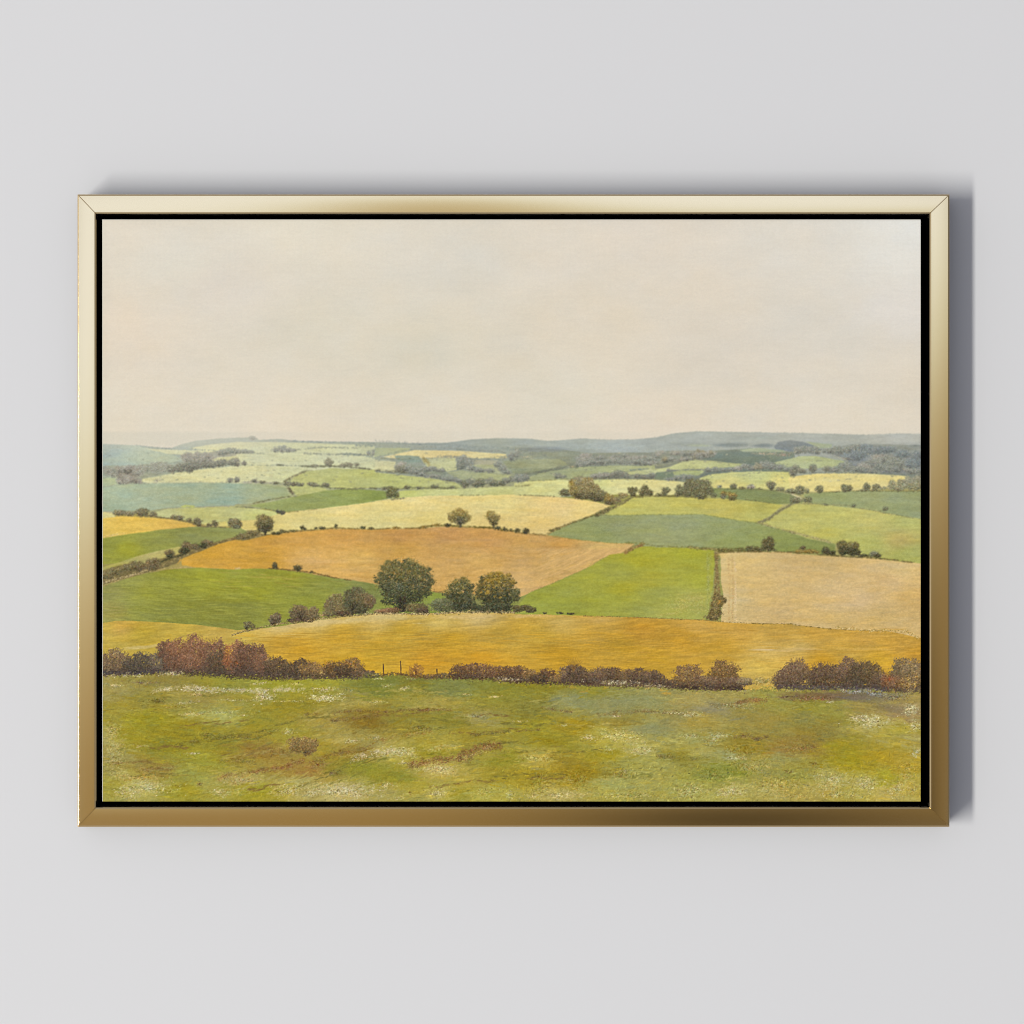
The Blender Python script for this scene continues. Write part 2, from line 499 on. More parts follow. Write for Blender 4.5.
# ---------------- sky
full = (slice(0, HT), slice(0, WD))
sky = colour_at(full, [(110, 230, (223, 214, 199)), (180, 260, (222, 215, 201)), (110, 330, (225, 212, 194)), (110, 430, (224, 214, 196)),
                       (220, 285, (218, 210, 198)), (300, 230, (226, 218, 202)), (330, 330, (217, 210, 194)), (300, 425, (224, 213, 194)),
                       (460, 260, (218, 212, 200)), (420, 350, (216, 209, 192)), (470, 420, (222, 213, 196)), (560, 250, (223, 214, 200)),
                       (600, 320, (222, 211, 193)), (560, 400, (221, 213, 196)), (640, 240, (224, 214, 200)), (700, 290, (222, 212, 197)),
                       (720, 340, (218, 209, 195)), (650, 425, (226, 214, 196)), (800, 250, (222, 215, 203)), (820, 330, (219, 212, 200)),
                       (900, 250, (228, 225, 218)), (910, 310, (223, 217, 209)), (850, 420, (225, 215, 198)), (905, 390, (222, 212, 196)),  # paler upper right: the canvas's gloss sheen painted into the sky colour
                       (915, 225, (231, 229, 223))])
cl = fbm(70, 34, 41, 4, 0.1)[..., None] * np.array([1.6, 1.7, 2.2], np.float32)
sky = sky + cl + (fbm(9, 1.3, 42, 2) * 0.9 + NG * 0.9 + fbm(30, 3.2, 43, 3) * 0.6)[..., None]
sky = sky + (fbm(26, 18, 45, 2))[..., None] * np.array([0.9, 0.0, -1.2], np.float32)
sky = sky + np.array([0.0, 0.0, -3.6], np.float32) + (fbm(46, 20, 46, 3))[..., None] * np.array([2.0, 1.8, 1.6], np.float32)
IMG[:] = sky

# ---------------- distant country
SKYLINE = T('A', (40, 137), (330, 150), (480, 166), (560, 170), (640, 140), (740, 115), (900, 100), (1024, 95),
            'B', (90, 92), (112, 84), (130, 76), (148, 92), (165, 110), (300, 104), (330, 104), (450, 114), (700, 122), (1024, 126),
            'C', (100, 127), (300, 134), (520, 130), (700, 107), (870, 98), (1024, 99),
            'D', (130, 103), (240, 118), (400, 106), (500, 99), (700, 108), (880, 105), (1024, 92),
            'E', (150, 60), (330, 46), (600, 52), (1024, 58), 'F', (300, 65), (560, 72), (780, 62), (980, 64))
field(SKYLINE + [(925, 600), (95, 600)], [(110, 450, (170, 182, 168)), (200, 445, (160, 170, 156)), (300, 442, (160, 170, 156)), (450, 445, (146, 156, 148)),
      (560, 444, (156, 166, 158)), (620, 446, (160, 170, 166)), (700, 440, (162, 170, 162)), (800, 440, (168, 174, 166)), (900, 438, (178, 181, 172)), (900, 470, (124, 132, 122)), (700, 500, (158, 156, 108)), (880, 500, (158, 156, 110)), (500, 500, (170, 166, 120)), (200, 510, (160, 158, 110)),
      (560, 470, (140, 148, 120)), (300, 480, (170, 176, 130))], warp=0.3, st=0.9, hue=0.5)
hedge(SKYLINE[6:], [(150, 160, 152), (140, 150, 142), (160, 166, 154)], w=0.5, step=1.2, al=0.5)
field([(90, 515), (500, 500), (930, 480), (930, 720), (90, 720)], [(120, 560, (150, 142, 84)), (200, 548, (172, 150, 84)), (300, 600, (150, 146, 80)), (480, 600, (132, 132, 76)), (520, 600, (138, 146, 74)),
      (600, 560, (150, 148, 84)), (716, 600, (150, 150, 84)), (800, 500, (170, 166, 112)), (900, 560, (172, 164, 104)), (500, 660, (180, 140, 60))])
# right-hand far ridges
field(T('D', (0, 165), (330, 180), (560, 205), (1024, 200), 'E', (0, 190), (220, 185), (420, 190), (700, 170), (900, 190), (1024, 200), (1024, 420), (0, 420), 'D', (0, 420)),
      [(540, 460, (140, 146, 122)), (620, 458, (134, 140, 122)), (680, 458, (134, 138, 118)), (740, 460, (118, 130, 116)), (780, 460, (124, 136, 116))], st=1.4)
wash('D', 180, 180, 240, 22, (118, 128, 132), a=.7)
wash('D', 60, 130, 120, 30, (148, 160, 158), a=.5)
wash('D', 700, 150, 300, 26, (158, 172, 170), a=.6)
wash('D', 900, 215, 260, 16, (132, 136, 120), a=.7)
wash('E', 240, 140, 160, 20, (138, 146, 136), a=.6)
wash('E', 330, 150, 100, 10, (164, 176, 146), a=.7)
wash('E', 560, 145, 150, 20, (112, 124, 122), a=.8)
wash('E', 790, 150, 90, 18, (110, 122, 124), a=.8)
wash('E', 760, 95, 200, 14, (160, 172, 158), a=.5)
field(T('E', (870, 160), (900, 125), (980, 110), (1024, 112), 'F', (0, 115), (90, 122), (150, 140), (240, 175), (200, 215), (0, 195), 'E', (880, 180)), (124, 134, 136), st=.8)
field(T('E', (620, 180), (760, 168), (940, 185), (960, 198), (640, 195)), (162, 176, 144))
field(T('F', (110, 120), (310, 140), (300, 165), (220, 170), (150, 140)), (160, 172, 140))
field(T('E', (350, 250), (430, 205), (640, 195), (820, 225), (860, 270), (800, 300), (640, 300), (480, 262)), (112, 126, 112))
# right wood
field(T('F', (300, 175), (450, 140), (700, 140), (980, 145), (980, 365), (700, 350), (440, 290), (420, 250), (300, 215), (230, 200)),
      [(850, 450, (140, 148, 142)), (900, 446, (150, 156, 146)), (870, 465, (132, 136, 132)), (915, 465, (140, 144, 140))], st=1.8, grain=2)
for tx, ty, rx, ry, p in [(100, 180, 70, 26, 'far'), (180, 185, 50, 28, 'far'), (60, 190, 40, 22, 'far'), (340, 185, 55, 32, 'far'), (410, 180, 50, 28, 'far'), (270, 190, 40, 18, 'far'),
                          (480, 165, 60, 22, 'far'), (560, 160, 60, 20, 'blue'), (500, 215, 70, 40, 'blue'), (460, 240, 60, 26, 'blue'), (600, 190, 70, 30, 'blue'), (700, 180, 80, 26, 'blue'), (650, 245, 60, 34, 'mauve'), (720, 250, 60, 32, 'far'), (600, 280, 70, 30, 'far'),
                          (680, 300, 70, 36, 'far'), (770, 270, 60, 36, 'far'), (840, 290, 60, 40, 'far'), (900, 280, 60, 40, 'blue'), (930, 220, 50, 30, 'blue'), (820, 210, 60, 28, 'blue'), (760, 320, 70, 26, 'far'), (900, 340, 60, 22, 'far'),
                          (540, 310, 60, 26, 'mauve'), (860, 330, 30, 14, 'mauve')]:
    tb('F', tx, ty, rx, ry, p, r=1.0, al=.62)
ts('F', 380, 240, 130, 14, 50, [(176, 150, 116), (168, 140, 110)], r=.8, tilt=.25)
ts('F', 690, 225, 120, 16, 60, [(150, 138, 122), (140, 130, 118)], r=.8)
ts('E', 790, 210, 90, 14, 60, [(206, 188, 154), (196, 170, 140)], r=.9, al=.9)
ts('E', 940, 215, 110, 26, 90, [(176, 146, 120), (160, 136, 116), (186, 160, 130)], r=1.0)
ts('E', 370, 195, 90, 10, 50, [(196, 170, 140), (120, 100, 90)], r=.8)
# mixed woods of the middle right
for k in range(46):
    tx = rng.uniform(0, 420); ty = 195 + rng.uniform(0, 90) * (1 - tx / 700)
    tb('E', tx, ty, rng.uniform(18, 42), rng.uniform(10, 18), ['far', 'mauve', 'far', 'hedge'][k % 4], r=.9, al=.5)
for k in range(40):
    tb('D', rng.uniform(420, 1020), rng.uniform(215, 290), rng.uniform(25, 60), rng.uniform(8, 16), ['far', 'mauve', 'far'][k % 3], r=.9, al=.5)
for tx, ty, rx, ry in [(480, 285, 40, 30), (520, 275, 40, 24), (760, 262, 44, 26), (600, 270, 50, 16), (680, 268, 50, 16)]:
    tb('D', tx, ty, rx, ry, 'far', r=.9, al=.7)
# E fields
field(T('E', (-4, 345), (0, 322), (100, 308), (200, 270), (300, 257), (400, 262), (640, 285), (648, 300), (380, 325), (130, 335)), [(690, 463, (192, 198, 140)), (740, 466, (178, 188, 132))])
field(T('E', (130, 345), (200, 332), (370, 332), (330, 368), (150, 378)), (168, 184, 128))
field(T('E', (0, 345), (130, 345), (140, 400), (60, 405), (0, 395)), (124, 138, 112))
field(T('E', (870, 275), (1024, 238), 'F', (60, 228), (180, 226), (400, 265), (380, 310), (0, 320), 'E', (960, 320)), [(790, 460, (174, 190, 142)), (830, 463, (166, 182, 136))])
# far left
field(T('A', (40, 142), (330, 152), (420, 180), (560, 215), (640, 250), (560, 275), (350, 300), (40, 310)), [(105, 448, (158, 174, 166)), (140, 452, (178, 192, 170)), (175, 460, (176, 188, 162))], st=.6)
field(T('A', (370, 173), (480, 178), (800, 188), (790, 205), (650, 218), (560, 215), (450, 192)), (208, 208, 168))
field(T('A', (560, 170), (640, 140), (740, 117), (1024, 97), 'B', (165, 95), (180, 122), (0, 128), 'A', (1024, 130), (700, 168), (600, 180)), (166, 176, 162), st=.6)
field(T('A', (680, 172), (860, 140), (1024, 126), 'B', (0, 123), (200, 124), (500, 130), (1024, 150), (1024, 345), (500, 330), (0, 320), 'A', (1024, 260), (800, 195)),
      [(230, 443, (214, 212, 164)), (300, 446, (204, 206, 160)), (260, 460, (206, 207, 166)), (340, 460, (204, 207, 164)), (370, 450, (196, 200, 156))], st=.8)
hedge(T('A', (300, 150), (420, 165), (560, 173)), 'blue', w=.6, step=.6, al=.5)
hedge(T('A', (690, 172), (800, 185), (900, 188)), 'blue', w=.6, step=.5, al=.6)
field(T('A', (630, 225), (850, 198), (1000, 172), (1030, 172), (1030, 225), (860, 250), (760, 268), (640, 268)), (166, 164, 144), grain=2.2)
for k in range(26):
    tb('A', rng.uniform(640, 880), rng.uniform(205, 255), 26, 13, 'mauve', r=.9, al=.6)
for tx, ty, rx, ry in [(930, 200, 40, 20), (980, 190, 40, 20), (1015, 190, 30, 18)]:
    tb('A', tx, ty, rx, ry, 'far', r=.9, al=.7)
field(T('A', (850, 255), (900, 238), (1040, 225), 'B', (10, 260), 'A', (860, 262)), (206, 204, 156))
for tx, ty, rx, ry in [(30, 195, 30, 16), (70, 192, 30, 14), (110, 200, 28, 12)]:
    tb('B', tx, ty, rx, ry, 'far', r=.9, al=.7)
hedge(T('B', (120, 208), (210, 208)), 'far', w=.5, step=.5, al=.6)
hedge(T('B', (0, 296), (220, 297), (320, 293), (520, 300), (560, 305)), 'far', w=.45, step=.45, al=.7)
hedge(T('B', (210, 120), (420, 118)), [(190, 170, 150), (176, 160, 144)], w=.5, step=1, al=.6)
hedge(T('B', (420, 118), (700, 125), (1024, 132)), 'blue', w=.7, step=.5, al=.7)
hedge(T('B', (440, 180), (600, 165), (800, 165), (900, 168)), 'far', w=.7, step=.35, al=.75)
hedge(T('B', (500, 205), (700, 215), (860, 212), (1024, 225)), 'far', w=.9, step=.3, al=.75)
hedge(T('B', (780, 212), (940, 222), (1024, 236)), 'blue', w=1.2, step=.3, al=.6)
hedge(T('B', (880, 150), (1024, 152)), 'blue', w=1.1, step=.35, al=.7)
for tx, ty, rx, ry in [(300, 180, 28, 20), (345, 174, 34, 24), (390, 182, 30, 18), (430, 188, 20, 10)]:
    tb('B', tx, ty, rx, ry, 'far', r=.9, al=.8)
for tx, ty, rx, ry in [(980, 205, 16, 16), (1020, 200, 18, 22)]:
    tb('B', tx, ty, rx, ry, 'far', r=.8, al=.8)
tb('B', 128, 98, 26, 16, [(150, 150, 138), (160, 160, 146)], r=.8, al=.7)
# lower far left woods
field(T('A', (40, 300), (350, 290), (530, 268), (545, 345), (350, 390), (340, 420), (160, 430), (40, 470)), [(110, 470, (160, 166, 140)), (150, 466, (158, 162, 142)), (165, 465, (160, 164, 144))], grain=1.6)
field(T('A', (40, 395), (110, 385), (165, 392), (175, 430), (60, 450), (40, 450)), (172, 190, 150))
for k in range(34):
    tb('A', rng.uniform(150, 330), rng.uniform(310, 420), 30, 22, 'mauve' if k % 3 else [(138, 130, 112), (148, 138, 118)], r=1.0, al=.7)
for k in range(16):
    tb('A', rng.uniform(60, 150), rng.uniform(310, 370), 34, 14, [(164, 162, 142), (154, 152, 134)], r=1.0, al=.5)
for k in range(18):
    tb('A', rng.uniform(330, 520), rng.uniform(285, 340), 34, 18, [(158, 160, 140), (148, 150, 130), (168, 168, 146)], r=1.0, al=.45)
field(T('A', (345, 395), (600, 348), (800, 320), (1030, 298), 'B', (180, 296), (540, 310), (520, 340), (400, 398), (340, 420), 'A', (1024, 430), (400, 430), (350, 415)),
      [(150, 480, (206, 204, 160)), (200, 475, (212, 208, 158)), (260, 472, (206, 204, 158)), (290, 475, (202, 204, 156))], st=.8)
ts('A', 450, 405, 60, 20, 60, 'mauve', r=.8)
hedge(T('A', (50, 462), (170, 440), (330, 432), (420, 425), (1024, 420)), 'mauve', w=.6, step=.5, al=.7)
for tx, ty, rx, ry in [(562, 320, 34, 28), (625, 312, 38, 34), (690, 318, 36, 26), (690, 290, 44, 34), (745, 290, 40, 32), (795, 285, 40, 30), (850, 288, 38, 28), (890, 285, 32, 24), (930, 275, 36, 28), (995, 275, 26, 20), (1020, 268, 24, 24)]:
    tb('A', tx, ty, rx, ry, [(104, 106, 92), (92, 94, 84), (122, 120, 100), (134, 130, 106)], r=1.0, al=.85)
tb('A', 572, 350, 8, 8, 'mid', r=.8); tb('A', 688, 345, 8, 8, 'mid', r=.8)
for tx, ty, rx, ry in [(12, 272, 26, 30), (68, 280, 18, 16), (15, 400, 18, 20)]:
    tb('B', tx, ty, rx, ry, [(110, 110, 96), (128, 124, 104)], r=.8, al=.85)
tb('A', 990, 405, 24, 16, [(110, 110, 96), (138, 132, 110)], r=.8)
# teal field
field(T('A', (40, 460), (170, 438), (330, 430), (420, 425), (750, 422), (1024, 425), 'B', (180, 435), (370, 455), (400, 520), (270, 548), (150, 572), (0, 582), 'A', (1024, 592), (820, 597), (560, 606), (420, 622), (40, 632)),
      [(110, 495, (164, 183, 154)), (110, 508, (152, 173, 146)), (150, 495, (166, 181, 148)), (180, 500, (158, 175, 140)), (230, 498, (154, 175, 150)), (260, 500, (158, 175, 138)), (280, 495, (150, 169, 124))], st=.7)
# pale green beneath
field(T('A', (420, 640), (560, 608), (830, 600), (1024, 590), 'B', (60, 598), (300, 632), (310, 660), (170, 690), (0, 702), 'A', (1024, 745), (820, 735), (700, 700), (560, 685), (450, 672)),
      [(160, 515, (192, 192, 134)), (230, 512, (194, 192, 128)), (200, 518, (186, 184, 118)), (260, 515, (194, 196, 126))])
field(T('A', (625, 598), (660, 585), (730, 592), (735, 602), (640, 608)), (178, 190, 110))
field(T('A', (40, 635), (130, 632), (150, 672), (40, 685)), (212, 202, 140))
field(T('A', (790, 720), (960, 705), (970, 735), (820, 745)), (214, 200, 120))
# yellow field left
field(T('A', (40, 684), (180, 668), (320, 672), (560, 690), (700, 720), (748, 740), (500, 766), (300, 792), (180, 808), (40, 830)),
      [(105, 520, (222, 190, 96)), (130, 522, (218, 184, 90)), (120, 533, (214, 182, 88)), (180, 526, (212, 176, 90))], st=.9)
ts('A', 130, 805, 120, 14, 80, 'straw', r=.7, tilt=-.12)
# green field left
field(T('A', (40, 832), (180, 808), (300, 792), (500, 766), (740, 745), (1024, 752), 'B', (100, 752), (165, 768), (170, 800), (100, 830), (0, 852), 'A', (1024, 818), (900, 856), (620, 895), (350, 950), (180, 1010), 'a', (60, 70), (40, 70)),
      [(110, 545, (138, 144, 66)), (125, 549, (160, 158, 52)), (150, 540, (140, 146, 76)), (200, 533, (134, 142, 84)), (240, 530, (142, 152, 88)), (105, 560, (150, 152, 64))], st=1.2)
# olive strip and hedge band
field(T('a', (40, 95), (190, 50), (300, 10), (400, -15), (500, -38), (600, -62), (680, -82), (640, -30), (540, 30), (480, 90), (300, 120), (40, 160)), [(120, 562, (172, 166, 92)), (150, 556, (190, 178, 108)), (180, 548, (182, 172, 98))])
field(T('a', (40, 120), (160, 80), (300, 55), (380, 60), (470, 30), (600, 0), (720, -40), (860, -90), (1024, -135), 'B', (100, 795), (260, 780), (270, 800), (60, 852), 'a', (1024, -108), (900, -72), (700, 5), (640, 40), (540, 85), (480, 104), (300, 150), (40, 225)),
      [(105, 575, (132, 118, 74)), (130, 570, (122, 110, 68)), (180, 555, (128, 114, 70)), (230, 540, (134, 122, 74))], grain=3)
hedge(T('a', (45, 205), (300, 125), (500, 75), (640, 5), (880, -80), 'B', (0, 835), (250, 788)), [(84, 72, 48), (100, 86, 56), (200, 180, 120), (120, 104, 64)], w=1.3, step=.16, r=.8)
hedge(T('a', (45, 225), (300, 145), (500, 100), (740, 88), (1024, 100)), [(196, 172, 116), (150, 132, 80)], w=.5, step=.5, r=.7)

# ---------------- middle: pale greens and yellow
field(T('B', (400, 420), (430, 380), (520, 340), (700, 315), (1024, 328), 'C', (0, 345), (400, 388), (620, 428), (640, 460), (480, 470), (200, 470), (0, 460), 'B', (1024, 462), (820, 466), (500, 440)),
      [(300, 478, (188, 190, 128)), (340, 480, (184, 188, 122)), (400, 478, (180, 188, 118)), (440, 484, (182, 188, 128))])
field(T('B', (400, 425), (640, 455), (690, 482), (460, 522), (400, 470)), [(300, 488, (186, 190, 124))])
field(T('B', (100, 592), (290, 555), (460, 520), (640, 482), (820, 466), (1024, 478), 'C', (0, 480), (110, 488), (110, 535), (0, 558), 'B', (700, 603), (380, 634), (200, 610)),
      [(260, 508, (144, 164, 104)), (310, 505, (140, 158, 96)), (350, 495, (136, 160, 92)), (380, 496, (122, 150, 82))], st=1.1)
field(T('C', (110, 545), (180, 480), (400, 470), (640, 465), (860, 455), (1024, 448), (1030, 515), (700, 520), (400, 518), (200, 535)), [(400, 492, (184, 192, 118)), (450, 490, (200, 204, 142)), (510, 490, (198, 198, 132))])
field(T('D', (-5, 425), (100, 408), (400, 393), (420, 480), (330, 525), (100, 520), (-5, 515)), [(520, 490, (204, 202, 138)), (560, 485, (212, 210, 146))])
field(T('D', (560, 402), (800, 395), (1024, 400), 'E', (100, 405), (220, 418), (150, 508), (0, 518), 'D', (1000, 520), (850, 510), (700, 510), (600, 460)), [(620, 485, (216, 210, 148)), (660, 488, (216, 208, 146)), (600, 483, (206, 206, 140))])
# big pale yellow
field(T('B', (30, 700), (160, 690), (370, 640), (700, 600), (1024, 560), 'C', (0, 556), (200, 530), (400, 516), (700, 518), (1024, 508), 'D', (0, 514), (300, 525), (480, 545), (600, 562), (700, 590), (600, 640), (430, 708), (235, 806), (0, 800), 'C', (1000, 790), (850, 765), (480, 750), (0, 770), 'B', (700, 765), (280, 800), (120, 790), (50, 760)),
      [(260, 525, (214, 196, 122)), (320, 520, (218, 204, 134)), (340, 508, (226, 208, 140)), (380, 520, (214, 202, 136)), (420, 500, (228, 210, 142)), (430, 520, (216, 198, 124)), (500, 505, (224, 208, 138)), (500, 522, (220, 196, 126)), (560, 503, (226, 200, 134)), (590, 508, (224, 202, 132)), (540, 525, (220, 194, 124))], st=.7)
# far centre patchwork
field(T('C', (0, 168), (260, 168), (250, 185), (180, 205), (0, 235)), (166, 178, 136))
field(T('C', (60, 232), (180, 205), (300, 182), (620, 188), (960, 212), (965, 238), (870, 247), (600, 240), (400, 240), (150, 245)), [(400, 455, (222, 208, 150)), (450, 454, (220, 202, 142)), (490, 456, (222, 208, 146))], st=.7)
field(T('C', (0, 254), (150, 268), (150, 345), (0, 330)), (204, 202, 158))
field(T('C', (140, 225), (240, 220), (325, 228), (335, 275), (180, 275)), (140, 156, 136))
field(T('C', (330, 245), (590, 240), (600, 325), (520, 340), (380, 305)), [(440, 463, (192, 194, 146)), (425, 462, (184, 184, 138)), (450, 467, (198, 200, 150))])
field(T('C', (720, 290), (860, 280), (950, 352), (830, 350), (730, 312)), (176, 180, 136))
field(T('C', (700, 248), (900, 258), (860, 290), (720, 290)), (170, 168, 140))
field(T('C', (520, 345), (620, 332), (1000, 368), (1024, 385), (930, 408), (640, 405)), [(460, 475, (164, 172, 132)), (500, 477, (174, 180, 130))])
field(T('C', (230, 290), (400, 308), (530, 340), (510, 372), (300, 350)), (138, 146, 128))
field(T('C', (930, 262), (1024, 252), 'D', (330, 248), (390, 290), (180, 335), (60, 358), (0, 355), 'C', (1000, 350)), [(520, 465, (146, 154, 120)), (550, 462, (154, 160, 122))], st=1.2)
field(T('D', (105, 380), (200, 350), (420, 312), (700, 297), (1024, 298), 'E', (0, 300), (0, 325), 'D', (820, 342), (700, 355), (400, 395), (105, 412)), [(540, 477, (158, 168, 128)), (600, 470, (160, 172, 124)), (630, 468, (168, 178, 130))])
field(T('D', (820, 346), (1024, 322), 'E', (10, 345), 'D', (1024, 362), (840, 362)), (184, 192, 142))
hedge(T('C', (0, 120), (300, 140), (520, 138), (700, 160), (1024, 175)), 'blue', w=1.4, step=.35, al=.45)
hedge(T('C', (200, 160), (500, 165), (640, 178)), 'far', w=1.1, step=.4, al=.55)
hedge(T('C', (600, 178), (760, 188), (900, 190), (970, 208)), 'far', w=.8, step=.3, al=.85)
hedge(T('C', (0, 240), (120, 205), (260, 180)), 'far', w=.4, step=.5, al=.6)
hedge(T('C', (40, 245), (330, 250), (420, 245)), 'hedge', w=.7, step=.5, al=.4)
hedge(T('C', (350, 240), (400, 290)), 'gold', w=2.4, step=.12, al=.5)
hedge(T('C', (450, 230), (600, 235), (720, 250), (900, 245), (970, 228)), 'far', w=1.1, step=.22, al=.8)
for tx, ty, rx, ry, p in [(195, 305, 44, 34, 'mauve'), (200, 320, 50, 30, 'mid'), (250, 320, 40, 26, 'far'), (640, 250, 46, 32, 'far'), (630, 295, 40, 34, [(96, 104, 92), (110, 116, 100)]), (690, 275, 34, 26, 'far'),
                          (700, 315, 40, 18, 'far'), (760, 330, 50, 16, 'far'), (840, 335, 40, 14, 'far'), (900, 290, 30, 20, 'far'), (930, 320, 32, 22, 'far'), (960, 345, 40, 14, 'far'), (1000, 230, 26, 30, [(104, 110, 102), (116, 120, 108)]), (1024, 250, 10, 10, 'far'),
                          (300, 335, 40, 22, 'far'), (360, 325, 40, 18, 'far'), (420, 320, 40, 16, 'far'), (480, 330, 40, 12, 'far')]:
    tb('C', tx, ty, rx, ry, p, r=.95, al=.75)
hedge(T('C', (0, 330), (150, 345), (260, 350), (420, 370), (560, 395), (640, 415)), [(92, 98, 84), (112, 112, 90), (130, 122, 96)], w=1.6, step=.16, al=.8)
for k in range(14):
    tb('C', 270 + k * 27 + rng.uniform(-6, 6), 350 + k * 4.2 + rng.uniform(-8, 8), 24, 14, 'far', r=.9, al=.7)
for tx, ty, rx, ry in [(655, 430, 34, 26), (700, 415, 32, 28), (745, 430, 34, 26), (780, 420, 34, 30), (840, 410, 36, 26), (870, 425, 36, 22), (930, 425, 30, 18), (960, 408, 32, 18), (1005, 395, 30, 20)]:
    tb('C', tx, ty, rx, ry, [(98, 104, 90), (112, 116, 96), (128, 126, 100)], r=.95, al=.8)
for tx, ty, rx, ry in [(15, 210, 20, 36), (50, 385, 44, 30), (15, 395, 30, 26), (80, 380, 26, 26)]:
    tb('D', tx, ty, rx, ry, 'far', r=.95, al=.85)
hedge(T('D', (30, 210), (200, 215), (230, 225)), 'far', w=.9, step=.4, al=.7)
ts('D', 90, 235, 60, 10, 30, 'flower', r=.8, al=.7)
hedge(T('D', (60, 360), (180, 345), (330, 315), (460, 300)), [(104, 110, 94), (124, 124, 100)], w=1.4, step=.18, al=.8)
ts('D', 410, 305, 30, 9, 40, [(206, 180, 130)], r=.7)
for tx, ty, rx, ry in [(310, 370, 26, 20), (350, 378, 26, 12), (600, 375, 40, 16), (660, 372, 40, 20), (720, 365, 30, 22), (765, 360, 46, 28), (820, 375, 26, 14), (900, 372, 34, 16), (950, 380, 30, 14), (1000, 370, 30, 20), (740, 350, 20, 18)]:
    tb('D', tx, ty, rx, ry, [(112, 114, 96), (126, 124, 102), (104, 108, 96)], r=.95, al=.75)
for tx, ty, rx, ry in [(590, 372, 40, 14), (650, 358, 40, 14)]:
    tb('D', tx, ty, rx, ry, 'mauve', r=.95, al=.6)
hedge(T('D', (840, 330), (970, 320)), 'blue', w=.5, step=.4, al=.8)
hedge(T('D', (100, 410), (300, 398), (560, 392), (1024, 398)), 'hedge', w=.5, step=.6, al=.5)
# hedges of the teal/green zone
hedge(T('B', (60, 420), (180, 418), (300, 430), (380, 440)), 'mauve', w=1.1, step=.2, al=.75)
for tx, ty, rx, ry in [(140, 408, 20, 12), (200, 418, 20, 10), (300, 425, 24, 10), (380, 430, 26, 16), (430, 432, 40, 14), (480, 436, 26, 12), (555, 432, 26, 14), (590, 440, 26, 12), (665, 440, 30, 15)]:
    tb('B', tx, ty, rx, ry, [(112, 112, 92), (128, 122, 98), (100, 102, 88)], r=.85, al=.8)
hedge(T('B', (350, 420), (420, 380), (530, 330)), [(132, 124, 92), (104, 100, 80), (156, 148, 110)], w=.8, step=.15, al=.8)
hedge(T('B', (385, 455), (440, 520)), [(96, 92, 66), (190, 176, 140), (112, 106, 76), (80, 78, 60)], w=1.8, step=.08, al=.9)
hedge(T('B', (130, 575), (260, 545), (390, 525), (460, 520)), 'hedge', w=.6, step=.3, al=.7)
hedge(T('B', (0, 598), (120, 605), (220, 612), (300, 628)), 'mid', w=.4, step=.3, al=.7)
hedge(T('B', (600, 445), (720, 462), (860, 468), (1024, 462), 'C', (60, 470), (250, 462), (400, 462), (600, 462)), [(112, 112, 80), (128, 124, 86), (96, 98, 76)], w=.9, step=.2, al=.8)
for tx, ty, rx, ry in [(330, 300, 1, 1)]:
    pass
hedge(T('B', (310, 293), (350, 294)), 'mid', w=.5, step=.15, al=.8)
hedge(T('B', (480, 300), (560, 305), (700, 300), (780, 305), (880, 312), (1000, 325)), [(104, 104, 82), (120, 118, 90)], w=.7, step=.2, al=.8)
for tx, ty, rx, ry in [(585, 300, 26, 12), (685, 272, 32, 28), (690, 295, 14, 12), (790, 295, 24, 16), (825, 290, 32, 16), (890, 290, 22, 14)]:
    tb('B', tx, ty, rx, ry, [(118, 116, 88), (104, 104, 82), (140, 134, 98)], r=.85, al=.8)
for k, (tx, ty, rx, ry) in enumerate([(70, 465, 24, 10), (235, 455, 24, 12), (110, 460, 30, 10), (440, 450, 30, 12), (320, 460, 20, 8), (570, 455, 20, 8)]):
    tb('C', tx, ty, rx, ry, [(112, 112, 84), (98, 100, 80)], r=.8, al=.8)
for tx, ty, rx, ry in [(128, 490, 44, 34), (105, 515, 22, 18), (150, 515, 24, 18)]:
    tb('C', tx, ty, rx, ry, [(92, 94, 60), (112, 110, 70), (78, 80, 56)], r=.95, al=.85)
hedge(T('C', (120, 545), (220, 535)), 'mid', w=.4, step=.3)
for tx, ty, rx, ry in [(320, 632, 18, 14), (345, 640, 22, 14)]:
    tb('B', tx, ty, rx, ry, [(76, 76, 66), (98, 96, 80), (62, 64, 58)], r=.8)
hedge(T('B', (380, 640), (480, 630), (600, 614)), 'hedge', w=.35, step=.6, al=.5)
hedge(T('C', (620, 515), (820, 512)), 'hedge', w=.4, step=.5, al=.5)
hedge(T('D', (0, 448), (110, 440)), 'hedge', w=.5, step=.4, al=.6)
hedge(T('D', (30, 512), (300, 522)), 'hedge', w=.4, step=.4, al=.6)
# left hedges between teal, yellow, green
hedge(T('A', (50, 630), (130, 640), (300, 650)), 'mauve', w=.8, step=.3, al=.6)
for tx, ty, rx, ry in [(180, 642, 50, 20), (255, 650, 34, 18), (345, 640, 50, 30), (425, 655, 28, 16), (580, 672, 26, 14), (625, 678, 26, 16), (690, 695, 22, 12), (750, 705, 32, 22), (760, 725, 24, 14), (835, 732, 22, 10), (880, 720, 26, 20), (1005, 712, 32, 26), (1010, 735, 28, 14)]:
    tb('A', tx, ty, rx, ry, [(128, 120, 90), (112, 106, 82), (148, 136, 100)] if tx < 320 else [(106, 100, 74), (92, 88, 68), (128, 118, 84)], r=.9, al=.8)
hedge(T('A', (440, 670), (560, 685), (700, 712), (745, 738)), [(120, 108, 74), (100, 92, 66)], w=.5, step=.25)
hedge(T('A', (520, 610), (700, 602), (1024, 592)), 'mauve', w=.5, step=.5, al=.6)
hedge(T('A', (750, 742), (1024, 752)), [(120, 112, 80), (100, 96, 68)], w=.5, step=.3)

